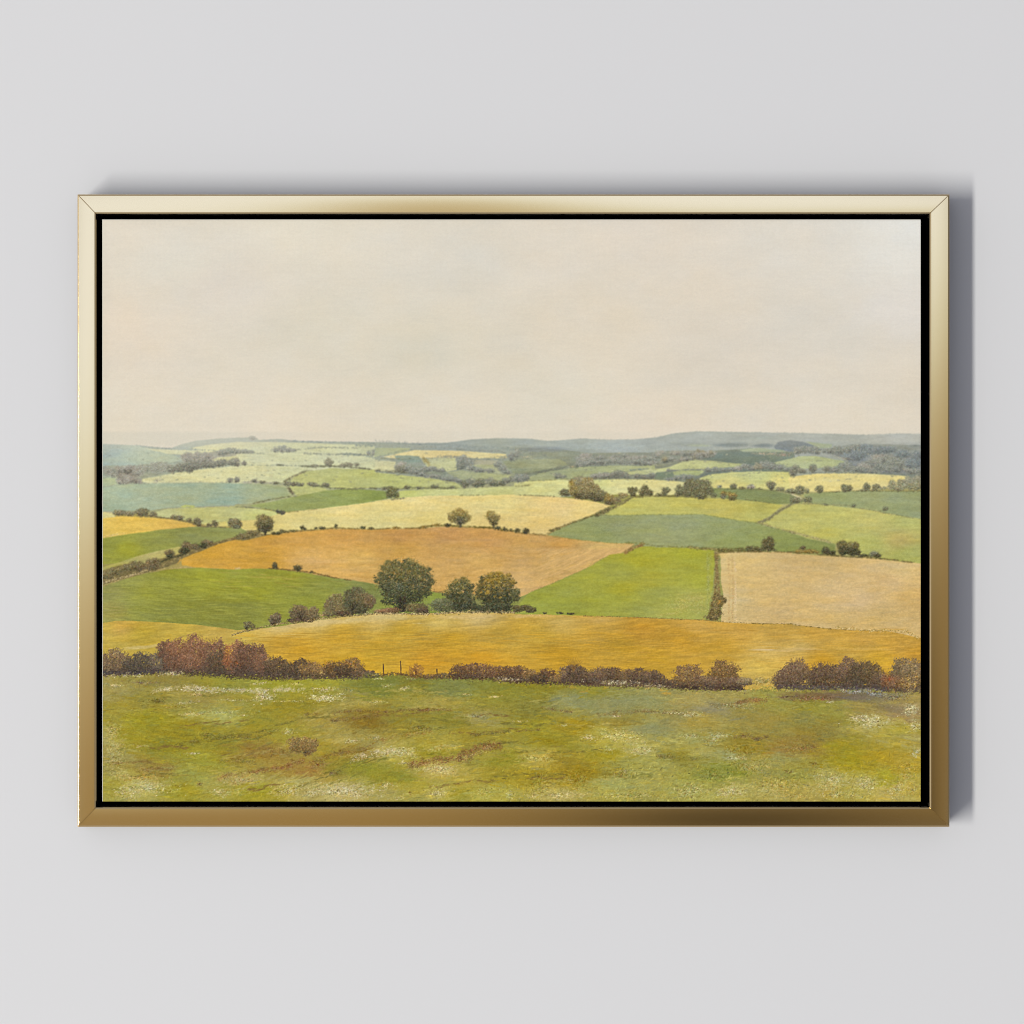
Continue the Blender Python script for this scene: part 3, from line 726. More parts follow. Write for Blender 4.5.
# ---------------- right middle
field(T('E', (320, 392), (400, 362), (560, 345), (800, 337), (1000, 345), (1015, 372), (1030, 380), 'F', (0, 382), (0, 475), 'E', (1024, 478), (700, 468), (430, 465), (400, 425)),
      [(710, 478, (200, 202, 136)), (760, 475, (196, 204, 142)), (720, 485, (218, 206, 134)), (780, 483, (220, 208, 132)), (790, 477, (206, 204, 134))])
field(T('F', (-10, 385), (60, 370), (200, 353), (450, 352), (600, 356), (870, 372), (860, 400), (730, 465), (500, 480), (200, 490), (0, 478)), [(800, 482, (222, 208, 138)), (850, 480, (222, 208, 140)), (890, 480, (220, 206, 140))], st=.8)
field(T('E', (400, 462), (600, 468), (850, 478), (1024, 518), (1030, 572), (900, 580), (760, 560), (600, 548), (410, 520)), [(720, 492, (126, 146, 96)), (770, 496, (128, 146, 92))])
field(T('F', (-5, 500), (80, 530), (110, 560), (50, 580), (-5, 575)), (128, 140, 96))
field(T('F', (100, 505), (300, 492), (560, 484), (980, 486), (980, 692), (700, 642), (480, 606), (200, 578), (110, 560)), [(830, 500, (144, 162, 110)), (870, 498, (150, 162, 116)), (915, 500, (146, 162, 118)), (850, 508, (144, 164, 112)), (900, 510, (140, 160, 116))])
field(T('D', (640, 665), (730, 600), (830, 540), (900, 525), (1024, 518), 'E', (0, 528), (300, 530), (600, 545), (760, 560), (940, 585), (860, 650), (740, 722), (480, 680), (350, 658), (0, 660)),
      [(640, 510, (188, 184, 102)), (680, 508, (190, 184, 100)), (720, 508, (192, 182, 98)), (760, 515, (184, 180, 100)), (655, 502, (190, 186, 108))])
field(T('E', (790, 715), (880, 650), (1024, 578), 'F', (80, 568), (200, 578), (480, 608), (700, 642), (980, 695), (980, 1020), (700, 990), (520, 945), (330, 865), (150, 838), (0, 785), 'E', (850, 745)),
      [(800, 520, (188, 184, 108)), (830, 515, (190, 188, 112)), (870, 520, (192, 186, 112)), (910, 520, (180, 184, 112)), (830, 535, (184, 180, 98)), (870, 545, (176, 178, 100)), (900, 540, (188, 172, 104)), (910, 555, (170, 176, 98))], st=.9)
field(T('D', (235, 806), (430, 708), (600, 645), (700, 660), (1024, 656), 'E', (0, 658), (350, 654), (480, 678), (740, 718), (850, 745), (1024, 795), 'F', (150, 838), (330, 870), (330, 945), (0, 930), 'E', (1024, 935), (600, 925), (430, 912), (0, 896), 'D', (930, 892), (860, 868), (700, 865), (480, 842), (280, 818)),
      [(560, 530, (146, 158, 100)), (620, 525, (142, 154, 108)), (600, 535, (138, 156, 102)), (680, 525, (148, 162, 116)), (660, 540, (150, 158, 106)), (740, 540, (138, 156, 94)), (790, 548, (130, 150, 86)), (720, 525, (140, 158, 108)), (820, 545, (128, 146, 84))], st=.9)
# the rust field
field(T('A', (600, 1024), (640, 975), (760, 928), (900, 872), (1024, 838), 'B', (60, 845), (270, 800), (480, 777), (700, 762), (1000, 764), 'C', (0, 764), (320, 757), (480, 744), (850, 754), (1000, 777), 'D', (0, 787), (130, 797), (280, 812), (500, 842), (700, 862), (880, 866), (800, 930), (700, 965), 'd', (680, 0), (540, 88), (320, 190), (100, 280), (30, 310), 'c', (800, 300), (420, 270), (300, 260), 'b', (1024, 212), (850, 182), (600, 145), (480, 122), (330, 103), (160, 98), (0, 105), 'a', (1024, 108), (900, 97), (740, 92), (640, 75), (625, 20)),
      [(200, 555, (203, 157, 62)), (240, 545, (205, 159, 66)), (260, 540, (199, 151, 66)), (260, 562, (199, 155, 66)), (300, 535, (201, 155, 78)), (350, 535, (199, 153, 82)), (310, 560, (211, 171, 102)), (360, 560, (209, 171, 96)), (400, 536, (193, 147, 84)), (400, 550, (199, 157, 80)), (450, 535, (195, 149, 90)),
       (450, 550, (197, 157, 90)), (490, 540, (199, 153, 90)), (520, 550, (205, 165, 98)), (560, 545, (199, 155, 88)), (480, 562, (207, 169, 100)), (560, 565, (203, 167, 100)), (600, 548, (213, 179, 108)), (520, 580, (211, 175, 114)), (350, 575, (207, 167, 96)), (440, 575, (205, 165, 96))], st=1.1)
for k in range(900):
    q = rng.uniform(0, 1)
    x = rng.uniform(540, 628); y = 549 + (628 - x) * 0.36 * rng.uniform(0, 1.0)
    if y < 545 + (x - 540) * .0: continue
    dabs([x], [y], [rng.uniform(2, 6)], [.45], np.array([-0.40]), np.array([[214, 176, 112]]) * rng.uniform(.86, 1.07), [0.55])
wash('b', 520, 45, 200, 22, (208, 170, 110), a=.5)
# left green field
field(T('a', (40, 240), (300, 152), (520, 108), (740, 94), (1024, 107), 'b', (0, 107), (160, 98), (330, 107), (480, 127), (700, 167), (1024, 217), 'c', (0, 240), (420, 272), (550, 300), (560, 430), 'b', (1024, 440), (600, 500), (300, 535), (0, 560), 'a', (1024, 558), (780, 525), (560, 500), (350, 485), (40, 505)),
      [(110, 592, (148, 146, 82)), (110, 610, (152, 144, 78)), (130, 580, (152, 154, 78)), (150, 595, (146, 148, 62)), (145, 610, (136, 140, 66)), (180, 575, (146, 148, 56)), (200, 585, (152, 152, 54)), (230, 575, (148, 152, 58)), (260, 590, (150, 152, 52)), (290, 580, (150, 150, 56)), (250, 612, (136, 140, 64)), (210, 612, (142, 142, 60)),
       (310, 600, (140, 148, 60)), (320, 590, (138, 146, 68)), (360, 590, (124, 138, 76)), (430, 600, (122, 144, 66)), (190, 620, (130, 136, 64))], st=1.5, tilt=-1)
# bright green centre right
field(T('c', (950, 440), 'd', (30, 360), (70, 310), (100, 278), (320, 188), (540, 88), (690, 0), 'D', (800, 935), (935, 885), (1024, 890), 'E', (0, 893), (300, 900), (430, 912), 'e', (440, 10), (420, 250), (380, 480), (200, 480), (0, 475), 'd', (950, 460), (500, 448), (200, 440)),
      [(530, 605, (146, 158, 66)), (560, 605, (148, 158, 66)), (570, 590, (152, 158, 70)), (590, 585, (162, 162, 66)), (620, 575, (158, 158, 70)), (600, 600, (156, 160, 64)), (640, 560, (168, 164, 54)), (620, 590, (168, 162, 52)), (650, 580, (166, 160, 60)), (690, 555, (162, 164, 60)), (680, 570, (164, 162, 64)), (700, 580, (164, 166, 64)),
       (660, 595, (154, 158, 76)), (640, 610, (150, 158, 80)), (690, 600, (178, 172, 88)), (660, 612, (168, 168, 84)), (700, 612, (158, 162, 84))], st=1.0)
ts('e', 250, 350, 260, 90, 420, [(196, 182, 106), (184, 176, 96), (150, 158, 76)], r=.8, al=.55, tilt=-.12)
# tan field
field(T('E', (440, 940), (560, 930), (900, 925), (1024, 930), 'F', (0, 940), (350, 962), (600, 975), (800, 998), (980, 1015), 'f', (980, 625), (700, 600), (0, 560), 'e', (1024, 560), (480, 520), (500, 300), (484, 200), (478, 0)),
      [(722, 560, (210, 186, 126)), (728, 600, (206, 184, 130)), (740, 570, (212, 184, 122)), (760, 590, (210, 182, 122)), (800, 570, (210, 180, 120)), (780, 610, (206, 176, 116)), (820, 565, (206, 176, 114)), (850, 590, (212, 184, 130)), (890, 580, (212, 180, 122)), (860, 600, (210, 182, 132)), (880, 615, (204, 174, 110)), (910, 600, (206, 172, 106)), (900, 570, (212, 186, 128)), (840, 622, (204, 174, 110))], st=.7)
for x in (566, 540, 585):
    hedge(T('e', (x, 20), (x + 6, 250), (x - 2, 485)), [(196, 160, 104)] if x != 585 else [(222, 196, 150)], w=1.2, step=.35, r=.8, al=.6)
# big ochre field
field(T('a', (40, 500), (150, 482), (350, 484), (560, 498), (780, 512), (1024, 545), 'b', (0, 548), (180, 540), (350, 518), (600, 478), (800, 450), (1024, 428), 'c', (300, 428), (600, 422), (1024, 424), 'd', (0, 432), (250, 435), (500, 446), (950, 458), 'e', (0, 466), (350, 476), (500, 490), (640, 502), (1000, 505), 'f', (30, 512), (400, 548), (700, 555), (980, 610), (980, 1100), 'a', (40, 1100)),
      [(105, 628, (188, 164, 76)), (120, 628, (194, 158, 74)), (140, 634, (184, 160, 60)), (110, 645, (188, 164, 72)), (180, 630, (186, 160, 66)), (220, 632, (190, 162, 78)), (240, 640, (196, 170, 80)), (280, 628, (204, 178, 108)), (320, 620, (204, 182, 116)), (380, 617, (204, 180, 116)), (340, 634, (194, 154, 50)), (300, 650, (198, 154, 48)), (280, 645, (196, 154, 54)),
       (400, 632, (190, 156, 56)), (440, 622, (200, 174, 94)), (480, 618, (202, 176, 110)), (450, 640, (188, 150, 48)), (500, 635, (190, 156, 62)), (430, 660, (194, 146, 44)), (480, 662, (202, 152, 44)), (380, 655, (192, 156, 50)), (350, 665, (204, 162, 46)), (560, 622, (198, 168, 90)), (540, 635, (194, 160, 62)), (600, 618, (202, 166, 86)), (600, 632, (190, 152, 62)), (560, 655, (192, 150, 46)), (620, 645, (184, 146, 48)),
       (640, 630, (192, 146, 54)), (700, 625, (200, 160, 76)), (680, 640, (194, 150, 52)), (720, 650, (186, 148, 54)), (660, 660, (196, 156, 52)), (740, 630, (194, 154, 70)), (770, 650, (200, 170, 94)), (780, 635, (192, 154, 68)), (820, 632, (194, 154, 68)), (800, 648, (204, 174, 98)), (860, 640, (196, 156, 74)), (850, 652, (198, 164, 76)), (900, 645, (190, 150, 66)), (880, 660, (202, 160, 50)), (760, 668, (202, 174, 86)), (820, 660, (198, 152, 46)), (915, 655, (186, 142, 54))], st=1.5, tilt=1)
wash('a', 370, 672, 180, 16, (200, 182, 120), a=.7, tilt=-.1)
wash('b', 620, 500, 330, 22, (206, 182, 120), a=.75, tilt=-.10)
wash('b', 900, 470, 160, 30, (208, 186, 124), a=.7, tilt=-.05)
wash('c', 130, 460, 260, 26, (200, 180, 116), a=.75)
wash('c', 750, 450, 300, 22, (206, 180, 120), a=.8)
wash('c', 320, 500, 60, 8, (206, 184, 116), a=.7)
wash('d', 100, 448, 180, 12, (208, 176, 106), a=.6)
wash('e', 800, 692, 90, 8, (206, 180, 124), a=.9)
wash('e', 960, 700, 90, 8, (206, 174, 104), a=.8)
wash('f', 100, 690, 150, 12, (208, 176, 108), a=.7)
wash('f', 500, 690, 200, 10, (206, 172, 96), a=.6)
# plough lines, sweeping
for k in range(260):
    x = rng.uniform(240, 640); y = rng.uniform(632, 668)
    s_ = 0.02 + (y - 632) / 36 * 0.06
    dark = rng.uniform() < .5
    dabs([x], [y], [rng.uniform(5, 16)], [rng.uniform(.3, .6)], np.array([s_ + rng.normal(0, .02)]), np.array([[170, 134, 50] if dark else [212, 164, 52]]) * 1.0, [0.4])
for k in range(160):
    x = rng.uniform(640, 915); y = rng.uniform(628, 668)
    dabs([x], [y], [rng.uniform(5, 14)], [rng.uniform(.3, .6)], np.array([0.02 + rng.normal(0, .02)]), np.array([[178, 136, 54] if k % 2 else [212, 168, 72]]) * 1.0, [0.35])
for k in range(240):
    x = rng.uniform(220, 600); y = rng.uniform(535, 590)
    dabs([x], [y], [rng.uniform(4, 13)], [rng.uniform(.3, .5)], np.array([rng.normal(0.02, .03)]), np.array([[182, 132, 66] if k % 2 else [216, 172, 104]]) * 1.0, [0.22 if y < 540 + (620 - x) * .2 else 0])
for k in range(300):
    x = rng.uniform(104, 340); y = rng.uniform(572, 618)
    dabs([x], [y], [rng.uniform(4, 12)], [rng.uniform(.3, .5)], np.array([-.02 + rng.normal(0, .03)]), np.array([[124, 130, 52] if k % 2 else [176, 172, 78]]) * 1.0, [0.3 if y > 577 + abs(x - 210) * .05 and y < 625 - abs(x - 104) * .05 else 0])

# borders and hedges, middle distance
hedge(T('B', (260, 795), (330, 785), (480, 775), (600, 765), (740, 752), (900, 760), (1024, 765), 'C', (120, 755), (330, 755)), [(120, 100, 54), (96, 84, 50), (150, 126, 66)], w=.5, step=.22)
for tx, ty, rx, ry in [(490, 750, 14, 14), (510, 757, 12, 9), (638, 752, 24, 8), (590, 754, 10, 7), (740, 740, 10, 12), (935, 750, 20, 8), (995, 756, 22, 7), (338, 768, 10, 6)]:
    tb('B', tx, ty, rx, ry, 'dark', r=.7)
tb('B', 742, 752, 4, 8, 'dark', r=.6)
hedge(T('C', (320, 752), (440, 735), (560, 738), (700, 746), (880, 752), (940, 770), (1024, 778)), [(104, 92, 44), (140, 122, 58), (84, 78, 42)], w=.8, step=.13)
for tx, ty, rx, ry in [(150, 752, 26, 8), (360, 745, 26, 10), (450, 732, 30, 10), (530, 732, 26, 12), (895, 755, 20, 12), (945, 760, 10, 12), (965, 768, 8, 8), (995, 768, 8, 9)]:
    tb('C', tx, ty, rx, ry, 'dark' if tx > 500 else 'gold', r=.75)
hedge(T('D', (0, 785), (130, 797), (230, 806)), [(120, 100, 56), (150, 130, 76)], w=.6, step=.2)
tb('D', 15, 772, 22, 12, 'dark', r=.8); tb('D', 80, 775, 22, 20, 'dark', r=.85)
hedge(T('D', (235, 800), (330, 750), (450, 705), (590, 655), (700, 600)), [(110, 100, 56), (134, 120, 70), (88, 84, 54), (190, 168, 110)], w=.8, step=.13)
for tx, ty, rx, ry in [(270, 770, 18, 8), (310, 758, 20, 8), (600, 655, 20, 14), (640, 635, 24, 14), (670, 620, 20, 10)]:
    tb('D', tx, ty, rx, ry, [(96, 88, 54), (130, 116, 70)], r=.8)
hedge(T('D', (590, 662), (650, 650), (700, 615), (760, 585), (850, 535)), [(104, 98, 62), (190, 176, 120), (84, 80, 54)], w=1.3, step=.12)
hedge(T('D', (240, 812), (480, 842), (700, 862), (880, 868)), [(150, 130, 70), (128, 128, 70)], w=.4, step=.5, al=.6)
hedge(T('D', (800, 935), (860, 900), (940, 870)), [(140, 110, 62), (120, 98, 60), (180, 150, 92)], w=1.6, step=.08)
hedge(T('D', (800, 860), (940, 868), (1024, 885), 'E', (150, 892), (300, 900), (430, 905)), [(120, 116, 60), (146, 140, 80)], w=.7, step=.35, al=.6)
hedge(T('D', (690, 955), (560, 1020), 'd', (540, 90), (320, 190), (100, 275)), [(160, 140, 80), (134, 140, 70)], w=.5, step=.5, al=.5)
hedge(T('D', (650, 660), (1024, 655), 'E', (350, 653), (480, 677), (740, 716)), [(140, 142, 84), (120, 128, 80)], w=.4, step=.5, al=.6)
# wood in the centre right (golden brown)
for tx, ty, rx, ry, p in [(360, 495, 38, 24, [(108, 104, 72), (92, 90, 66)]), (430, 430, 36, 36, 'gold'), (470, 410, 44, 38, [(150, 134, 84), (132, 120, 78), (118, 110, 74)]), (530, 425, 50, 40, [(146, 132, 86), (126, 116, 78), (162, 142, 88)]),
                          (440, 480, 50, 40, [(132, 116, 66), (116, 104, 62), (156, 134, 74)]), (510, 480, 50, 44, [(138, 124, 78), (120, 110, 72)]), (580, 480, 54, 40, [(142, 126, 82), (124, 112, 74)]), (480, 520, 50, 24, [(92, 84, 58), (80, 74, 54)]), (550, 520, 56, 26, [(84, 80, 56), (100, 92, 62)]),
                          (630, 520, 44, 36, [(120, 112, 76), (100, 94, 64)]), (600, 540, 50, 16, [(76, 72, 54), (90, 84, 58)]), (690, 535, 36, 34, 'gold'), (740, 550, 36, 24, [(138, 122, 84), (120, 108, 76)]), (790, 515, 34, 20, [(150, 134, 88), (130, 120, 80)]), (690, 570, 36, 12, [(96, 88, 60)])]:
    tb('D', tx, ty, rx, ry, p, r=1.0)
ts('D', 420, 420, 26, 40, 40, [(180, 152, 76)], r=.8, flat=1)
for tx, ty, rx, ry in [(862, 478, 36, 26), (862, 505, 20, 22), (950, 470, 28, 32), (935, 495, 28, 24), (980, 495, 30, 22)]:
    tb('D', tx, ty, rx, ry, [(88, 84, 56), (104, 98, 62), (76, 74, 54), (126, 114, 74)], r=.95)
hedge(T('D', (850, 530), (1024, 518), 'E', (150, 520), (330, 530)), [(104, 98, 60), (126, 116, 72)], w=.6, step=.2)
for tx, ty, rx, ry in [(80, 478, 30, 22), (70, 500, 22, 16), (30, 510, 20, 10), (180, 480, 34, 38), (175, 505, 28, 16), (255, 435, 46, 46), (300, 440, 40, 44), (360, 440, 46, 44), (250, 485, 50, 36), (330, 490, 56, 40), (340, 520, 40, 22), (390, 480, 34, 34), (430, 515, 24, 14)]:
    tb('E', tx, ty, rx, ry, [(98, 98, 70), (112, 110, 78), (84, 86, 64), (130, 124, 86)], r=1.0)
for tx, ty, rx, ry, p in [(500, 500, 24, 18, 'gold'), (497, 520, 20, 18, 'mid'), (560, 515, 36, 24, 'gold'), (565, 535, 30, 16, 'olive'), (575, 452, 24, 20, 'mid'), (470, 452, 16, 10, 'far'), (700, 452, 30, 17, 'mauve'), (635, 462, 22, 8, 'hedge'), (850, 440, 32, 30, 'mid'), (850, 460, 14, 14, 'mid'), (915, 468, 34, 14, [(130, 130, 98), (150, 146, 108)]),
                          (985, 480, 26, 14, 'mid'), (1020, 488, 18, 12, 'mid'), (770, 466, 10, 6, 'hedge')]:
    tb('E', tx, ty, rx, ry, p, r=.9)
hedge(T('E', (440, 465), (600, 468), (760, 470), (900, 482), (1024, 505)), [(128, 128, 86), (108, 112, 78)], w=.6, step=.25, al=.8)
hedge(T('E', (660, 545), (900, 580)), 'hedge', w=.4, step=.5, al=.6)
# lane and its hedges
hedge(T('E', (750, 715), (830, 690), (900, 635), (960, 600), (1024, 570), 'F', (60, 560)), [(110, 108, 80), (128, 122, 88), (144, 138, 100)], w=1.2, step=.09, r=.9)
hedge(T('E', (750, 715), (850, 742), (940, 770), (1024, 790), 'F', (0, 780), (120, 810), (300, 860)), [(150, 142, 90), (116, 112, 74), (206, 192, 136)], w=1.2, step=.12, r=.8)
hedge(T('F', (0, 500), (50, 520), (90, 545)), [(216, 202, 160)], w=.5, step=.15, r=.8, al=.9)
hedge(T('F', (60, 575), (200, 576), (260, 585), (400, 585), (480, 605), (600, 620), (700, 645), (900, 680)), [(140, 136, 92), (188, 176, 120), (118, 118, 84)], w=.5, step=.3)
for tx, ty, rx, ry in [(130, 545, 32, 22), (40, 550, 40, 22), (75, 475, 34, 34), (125, 482, 14, 16), (215, 470, 30, 26), (20, 485, 30, 16), (400, 460, 26, 26), (437, 462, 20, 22), (400, 478, 20, 12), (562, 455, 26, 30), (630, 450, 30, 16), (620, 475, 22, 8), (697, 612, 20, 14),
                       (465, 590, 14, 10), (255, 582, 20, 5), (530, 478, 20, 6)]:
    tb('F', tx, ty, rx, ry, [(112, 112, 84), (98, 100, 76), (132, 128, 94)], r=.9, al=.85)
for tx, ty, rx, ry in [(750, 440, 34, 34), (820, 425, 34, 32), (790, 460, 50, 20), (870, 415, 44, 34), (930, 400, 44, 32), (900, 450, 60, 24), (940, 440, 40, 30), (680, 462, 30, 10)]:
    tb('F', tx, ty, rx, ry, [(138, 138, 108), (122, 122, 96), (156, 152, 118), (172, 166, 130)], r=.95, al=.8)
hedge(T('F', (240, 492), (500, 482), (960, 484)), 'hedge', w=.5, step=.4, al=.7)
# trees on the edge of the far woods, right
for tx, ty, rx, ry in [(40, 318, 26, 26), (70, 335, 50, 18), (168, 318, 28, 30), (270, 322, 32, 22), (330, 325, 36, 20), (375, 300, 26, 20), (415, 305, 40, 34), (470, 325, 44, 20), (540, 330, 40, 18), (600, 340, 60, 12), (20, 355, 24, 14)]:
    tb('F', tx, ty, rx, ry, 'far' if tx > 300 else 'mid', r=.95, al=.75)
hedge(T('F', (100, 348), (440, 350), (700, 352), (860, 360)), 'far', w=.6, step=.3, al=.7)
for tx, ty, rx, ry, p in [(100, 330, 16, 10, 'far'), (190, 382, 46, 20, 'far'), (250, 378, 40, 16, 'far'), (120, 395, 50, 12, 'far'), (390, 328, 26, 16, 'far'), (440, 325, 34, 16, 'far'), (500, 328, 30, 12, 'far'), (560, 325, 36, 14, 'far'), (610, 315, 30, 18, 'mauve'), (660, 300, 36, 18, 'far'), (700, 315, 36, 16, 'far'), (760, 302, 40, 22, [(150, 140, 108), (134, 128, 100)]), (820, 290, 46, 30, 'far'), (860, 305, 34, 22, 'far'), (920, 308, 36, 22, 'far'), (975, 320, 30, 14, 'far'), (1010, 350, 24, 30, 'mid'), (1020, 315, 12, 14, 'mid')]:
    tb('E', tx, ty, rx, ry, p, r=.95, al=.75)
hedge(T('E', (110, 332), (250, 326), (380, 328)), 'far', w=.5, step=.2)
hedge(T('E', (310, 380), (350, 360), (400, 335)), 'far', w=.8, step=.15)
# lower right of that zone: hedge above the tan field
hedge(T('E', (240, 890), (340, 905), (450, 905), (560, 910), (660, 905)), [(110, 104, 56), (150, 138, 80), (186, 170, 108), (90, 86, 52)], w=1.2, step=.1, r=.8)
for tx, ty, rx, ry in [(480, 915, 40, 10), (560, 918, 46, 9), (620, 910, 40, 10), (700, 905, 34, 20), (745, 908, 36, 18), (830, 862, 48, 42), (825, 890, 34, 26), (845, 912, 40, 8), (790, 910, 24, 10)]:
    tb('E', tx, ty, rx, ry, [(84, 78, 50), (100, 92, 58), (116, 108, 68), (72, 68, 48)] if tx > 650 else [(96, 94, 52), (122, 112, 62)], r=.9)
hedge(T('E', (440, 935), (640, 925), (1024, 930), 'F', (50, 938)), [(128, 110, 62), (100, 88, 52)], w=.5, step=.25)
for tx, ty, rx, ry, p in [(95, 900, 20, 14, 'brown'), (70, 925, 36, 14, 'gold'), (150, 925, 60, 14, 'gold'), (260, 918, 30, 24, 'dark'), (300, 935, 40, 14, 'dark'), (380, 880, 36, 36, 'olive'), (440, 895, 40, 36, 'olive'), (470, 890, 40, 34, 'olive'), (400, 920, 50, 30, 'dark'), (470, 930, 46, 24, 'dark'), (540, 955, 40, 9, 'dark'), (615, 945, 34, 20, 'mid'), (640, 958, 30, 10, 'dark')]:
    tb('F', tx, ty, rx, ry, p, r=.95)
hedge(T('F', (200, 945), (400, 962), (600, 972), (700, 980), (900, 1005)), [(112, 100, 58), (80, 74, 48), (150, 136, 78)], w=.5, step=.2)
# vertical hedge
hedge(T('e', (450, -20), (450, 150), (440, 280)), [(128, 112, 64), (104, 94, 56), (176, 154, 96), (144, 126, 70)], w=1.0, step=.05, r=.9)
hedge(T('e', (440, 0), (460, 150), (470, 300)), [(112, 98, 58), (150, 128, 80)], w=1.5, step=.09, r=.8)
for tx, ty, rx, ry in [(455, 310, 36, 30), (500, 330, 26, 20), (450, 370, 44, 34), (440, 420, 50, 34), (420, 455, 54, 22)]:
    tb('e', tx, ty, rx, ry, [(104, 90, 52), (88, 80, 52), (130, 108, 58)], r=.85)
ts('e', 470, 345, 40, 30, 50, [(196, 146, 66)], r=.8, flat=1)
hedge(T('e', (385, 20), (390, 250), (370, 460)), [(150, 156, 84), (170, 166, 96)], w=3, step=.15, r=.7, al=.6)

for ty in range(-10, 470, 22):
    (x_, y_), = T('e', (452 + 8 * math.sin(ty * .05) - max(0, ty - 300) * .12, ty))
    patch(x_, y_, rng.uniform(2.6, 4.2), 3.4, [(140, 124, 76), (120, 110, 70), (156, 138, 88)][ty % 3], .62, 0, .9)
    if ty < 440: patch(x_ - 8, y_, 4.5, 3.6, [(156, 162, 88), (170, 168, 96)][ty % 2], .35, 0, .5)
for tx, ty, rx, ry in [(300, 320, 130, 30), (200, 380, 150, 26), (330, 400, 90, 40), (120, 430, 130, 18)]:
    (x_, y_), = T('e', (tx, ty)); patch(x_, y_, rx / TS, ry / TS, (184, 172, 98), .45, -.15, .5)
# ---------------- the oaks on the brow and trees left of them
def limbs(tile, tx, ty, h, lean, n, col, w=.55):
    (x, y), = T(tile, (tx, ty)); s = TILE[tile][2]; h /= s
    for k in range(n):
        f = (k / max(1, n - 1) - .5) * 2
        m = 14
        q = np.linspace(0, 1, m)
        px = x + f * h * .42 * q ** 1.4 + lean * q; py = y - h * q
        dabs(px, py, np.full(m, w) * (1.5 - q), np.full(m, .9), np.zeros(m), np.array([col] * m) * rng.uniform(.85, 1.15), np.full(m, .8))
for tx, ty, rx, ry, p in [(620, 650, 56, 40, [(150, 130, 66), (128, 112, 62), (170, 144, 74)]), (570, 675, 40, 34, [(150, 132, 72), (124, 112, 64)]), (660, 680, 40, 34, [(128, 116, 64), (106, 98, 60), (156, 134, 68)]), (620, 700, 40, 30, [(96, 92, 66), (112, 104, 68)])]:
    tb('C', tx, ty, rx, ry, p, r=.95, dens=.8, al=.85)
limbs('C', 625, 745, 60, 0, 4, (84, 80, 64))
for tx, ty, rx, ry, p in [(850, 660, 42, 30, [(158, 136, 70), (132, 116, 62)]), (870, 690, 44, 34, [(140, 122, 68), (116, 104, 62)]), (870, 715, 30, 20, [(110, 102, 66), (134, 120, 72)])]:
    tb('C', tx, ty, rx, ry, p, r=.9, dens=.8, al=.85)
limbs('C', 868, 752, 60, 0, 3, (96, 88, 62))
for tx, ty, rx, ry, p in [(210, 690, 54, 34, [(122, 110, 66), (100, 92, 60), (144, 126, 72)]), (190, 725, 42, 34, [(96, 90, 60), (116, 104, 66)]), (245, 725, 40, 36, [(88, 84, 58), (108, 98, 62)]), (215, 765, 50, 22, [(74, 72, 52), (90, 84, 56)]), (15, 720, 34, 34, [(110, 102, 72), (94, 88, 66), (130, 118, 80)]), (10, 745, 30, 12, 'mid')]:
    tb('B', tx, ty, rx, ry, p, r=.95)
limbs('B', 222, 798, 60, 0, 4, (70, 66, 50))
for tx, ty, rx, ry, p in [(130, 790, 50, 20, 'hedge'), (60, 815, 60, 22, 'hedge'), (300, 792, 34, 10, 'dark'), (360, 780, 40, 8, 'olive'), (430, 775, 34, 6, 'olive')]:
    tb('B', tx, ty, rx, ry, p, r=.85)
# left hedge shrubs
for tx, ty, rx, ry, p in [(545, -10, 34, 28, 'brown'), (555, 5, 28, 14, 'dark'), (670, -62, 46, 34, 'brown'), (655, -35, 40, 20, 'dark'), (735, -62, 30, 22, 'brown'), (820, -88, 42, 22, 'brown'), (790, -68, 36, 16, 'dark'), (640, -20, 28, 10, 'dark'),
                          (425, 60, 50, 34, 'brown'), (410, 85, 60, 28, 'brown'), (440, 40, 26, 18, 'brown'), (300, 75, 50, 32, 'hedge'), (320, 95, 44, 24, 'brown'), (230, 95, 44, 26, 'hedge'), (150, 120, 50, 28, 'hedge'), (90, 150, 46, 26, 'hedge')]:
    tb('a', tx, ty, rx, ry, p, r=.95)
hedge(T('a', (480, 50), (560, 20), (640, 0), (700, -30)), 'dark', w=.5, step=.2)
hedge(T('a', (60, 200), (200, 165), (330, 130), (380, 110)), [(212, 192, 140), (180, 160, 108), (90, 78, 54)], w=.8, step=.15, r=.8)
hedge(T('b', (0, 100), (40, 96)), [(206, 182, 124)], w=.6, step=.3)
hedge(T('b', (240, 98), (330, 103), (480, 118), (560, 128), (720, 165), (850, 185)), [(130, 106, 56), (108, 92, 52)], w=.5, step=.3)
for tx, ty, rx, ry in [(290, 72, 18, 18), (292, 92, 22, 9), (458, 94, 30, 22), (560, 125, 12, 8)]:
    tb('b', tx, ty, rx, ry, [(62, 60, 40), (76, 70, 44), (96, 84, 52)], r=.85)

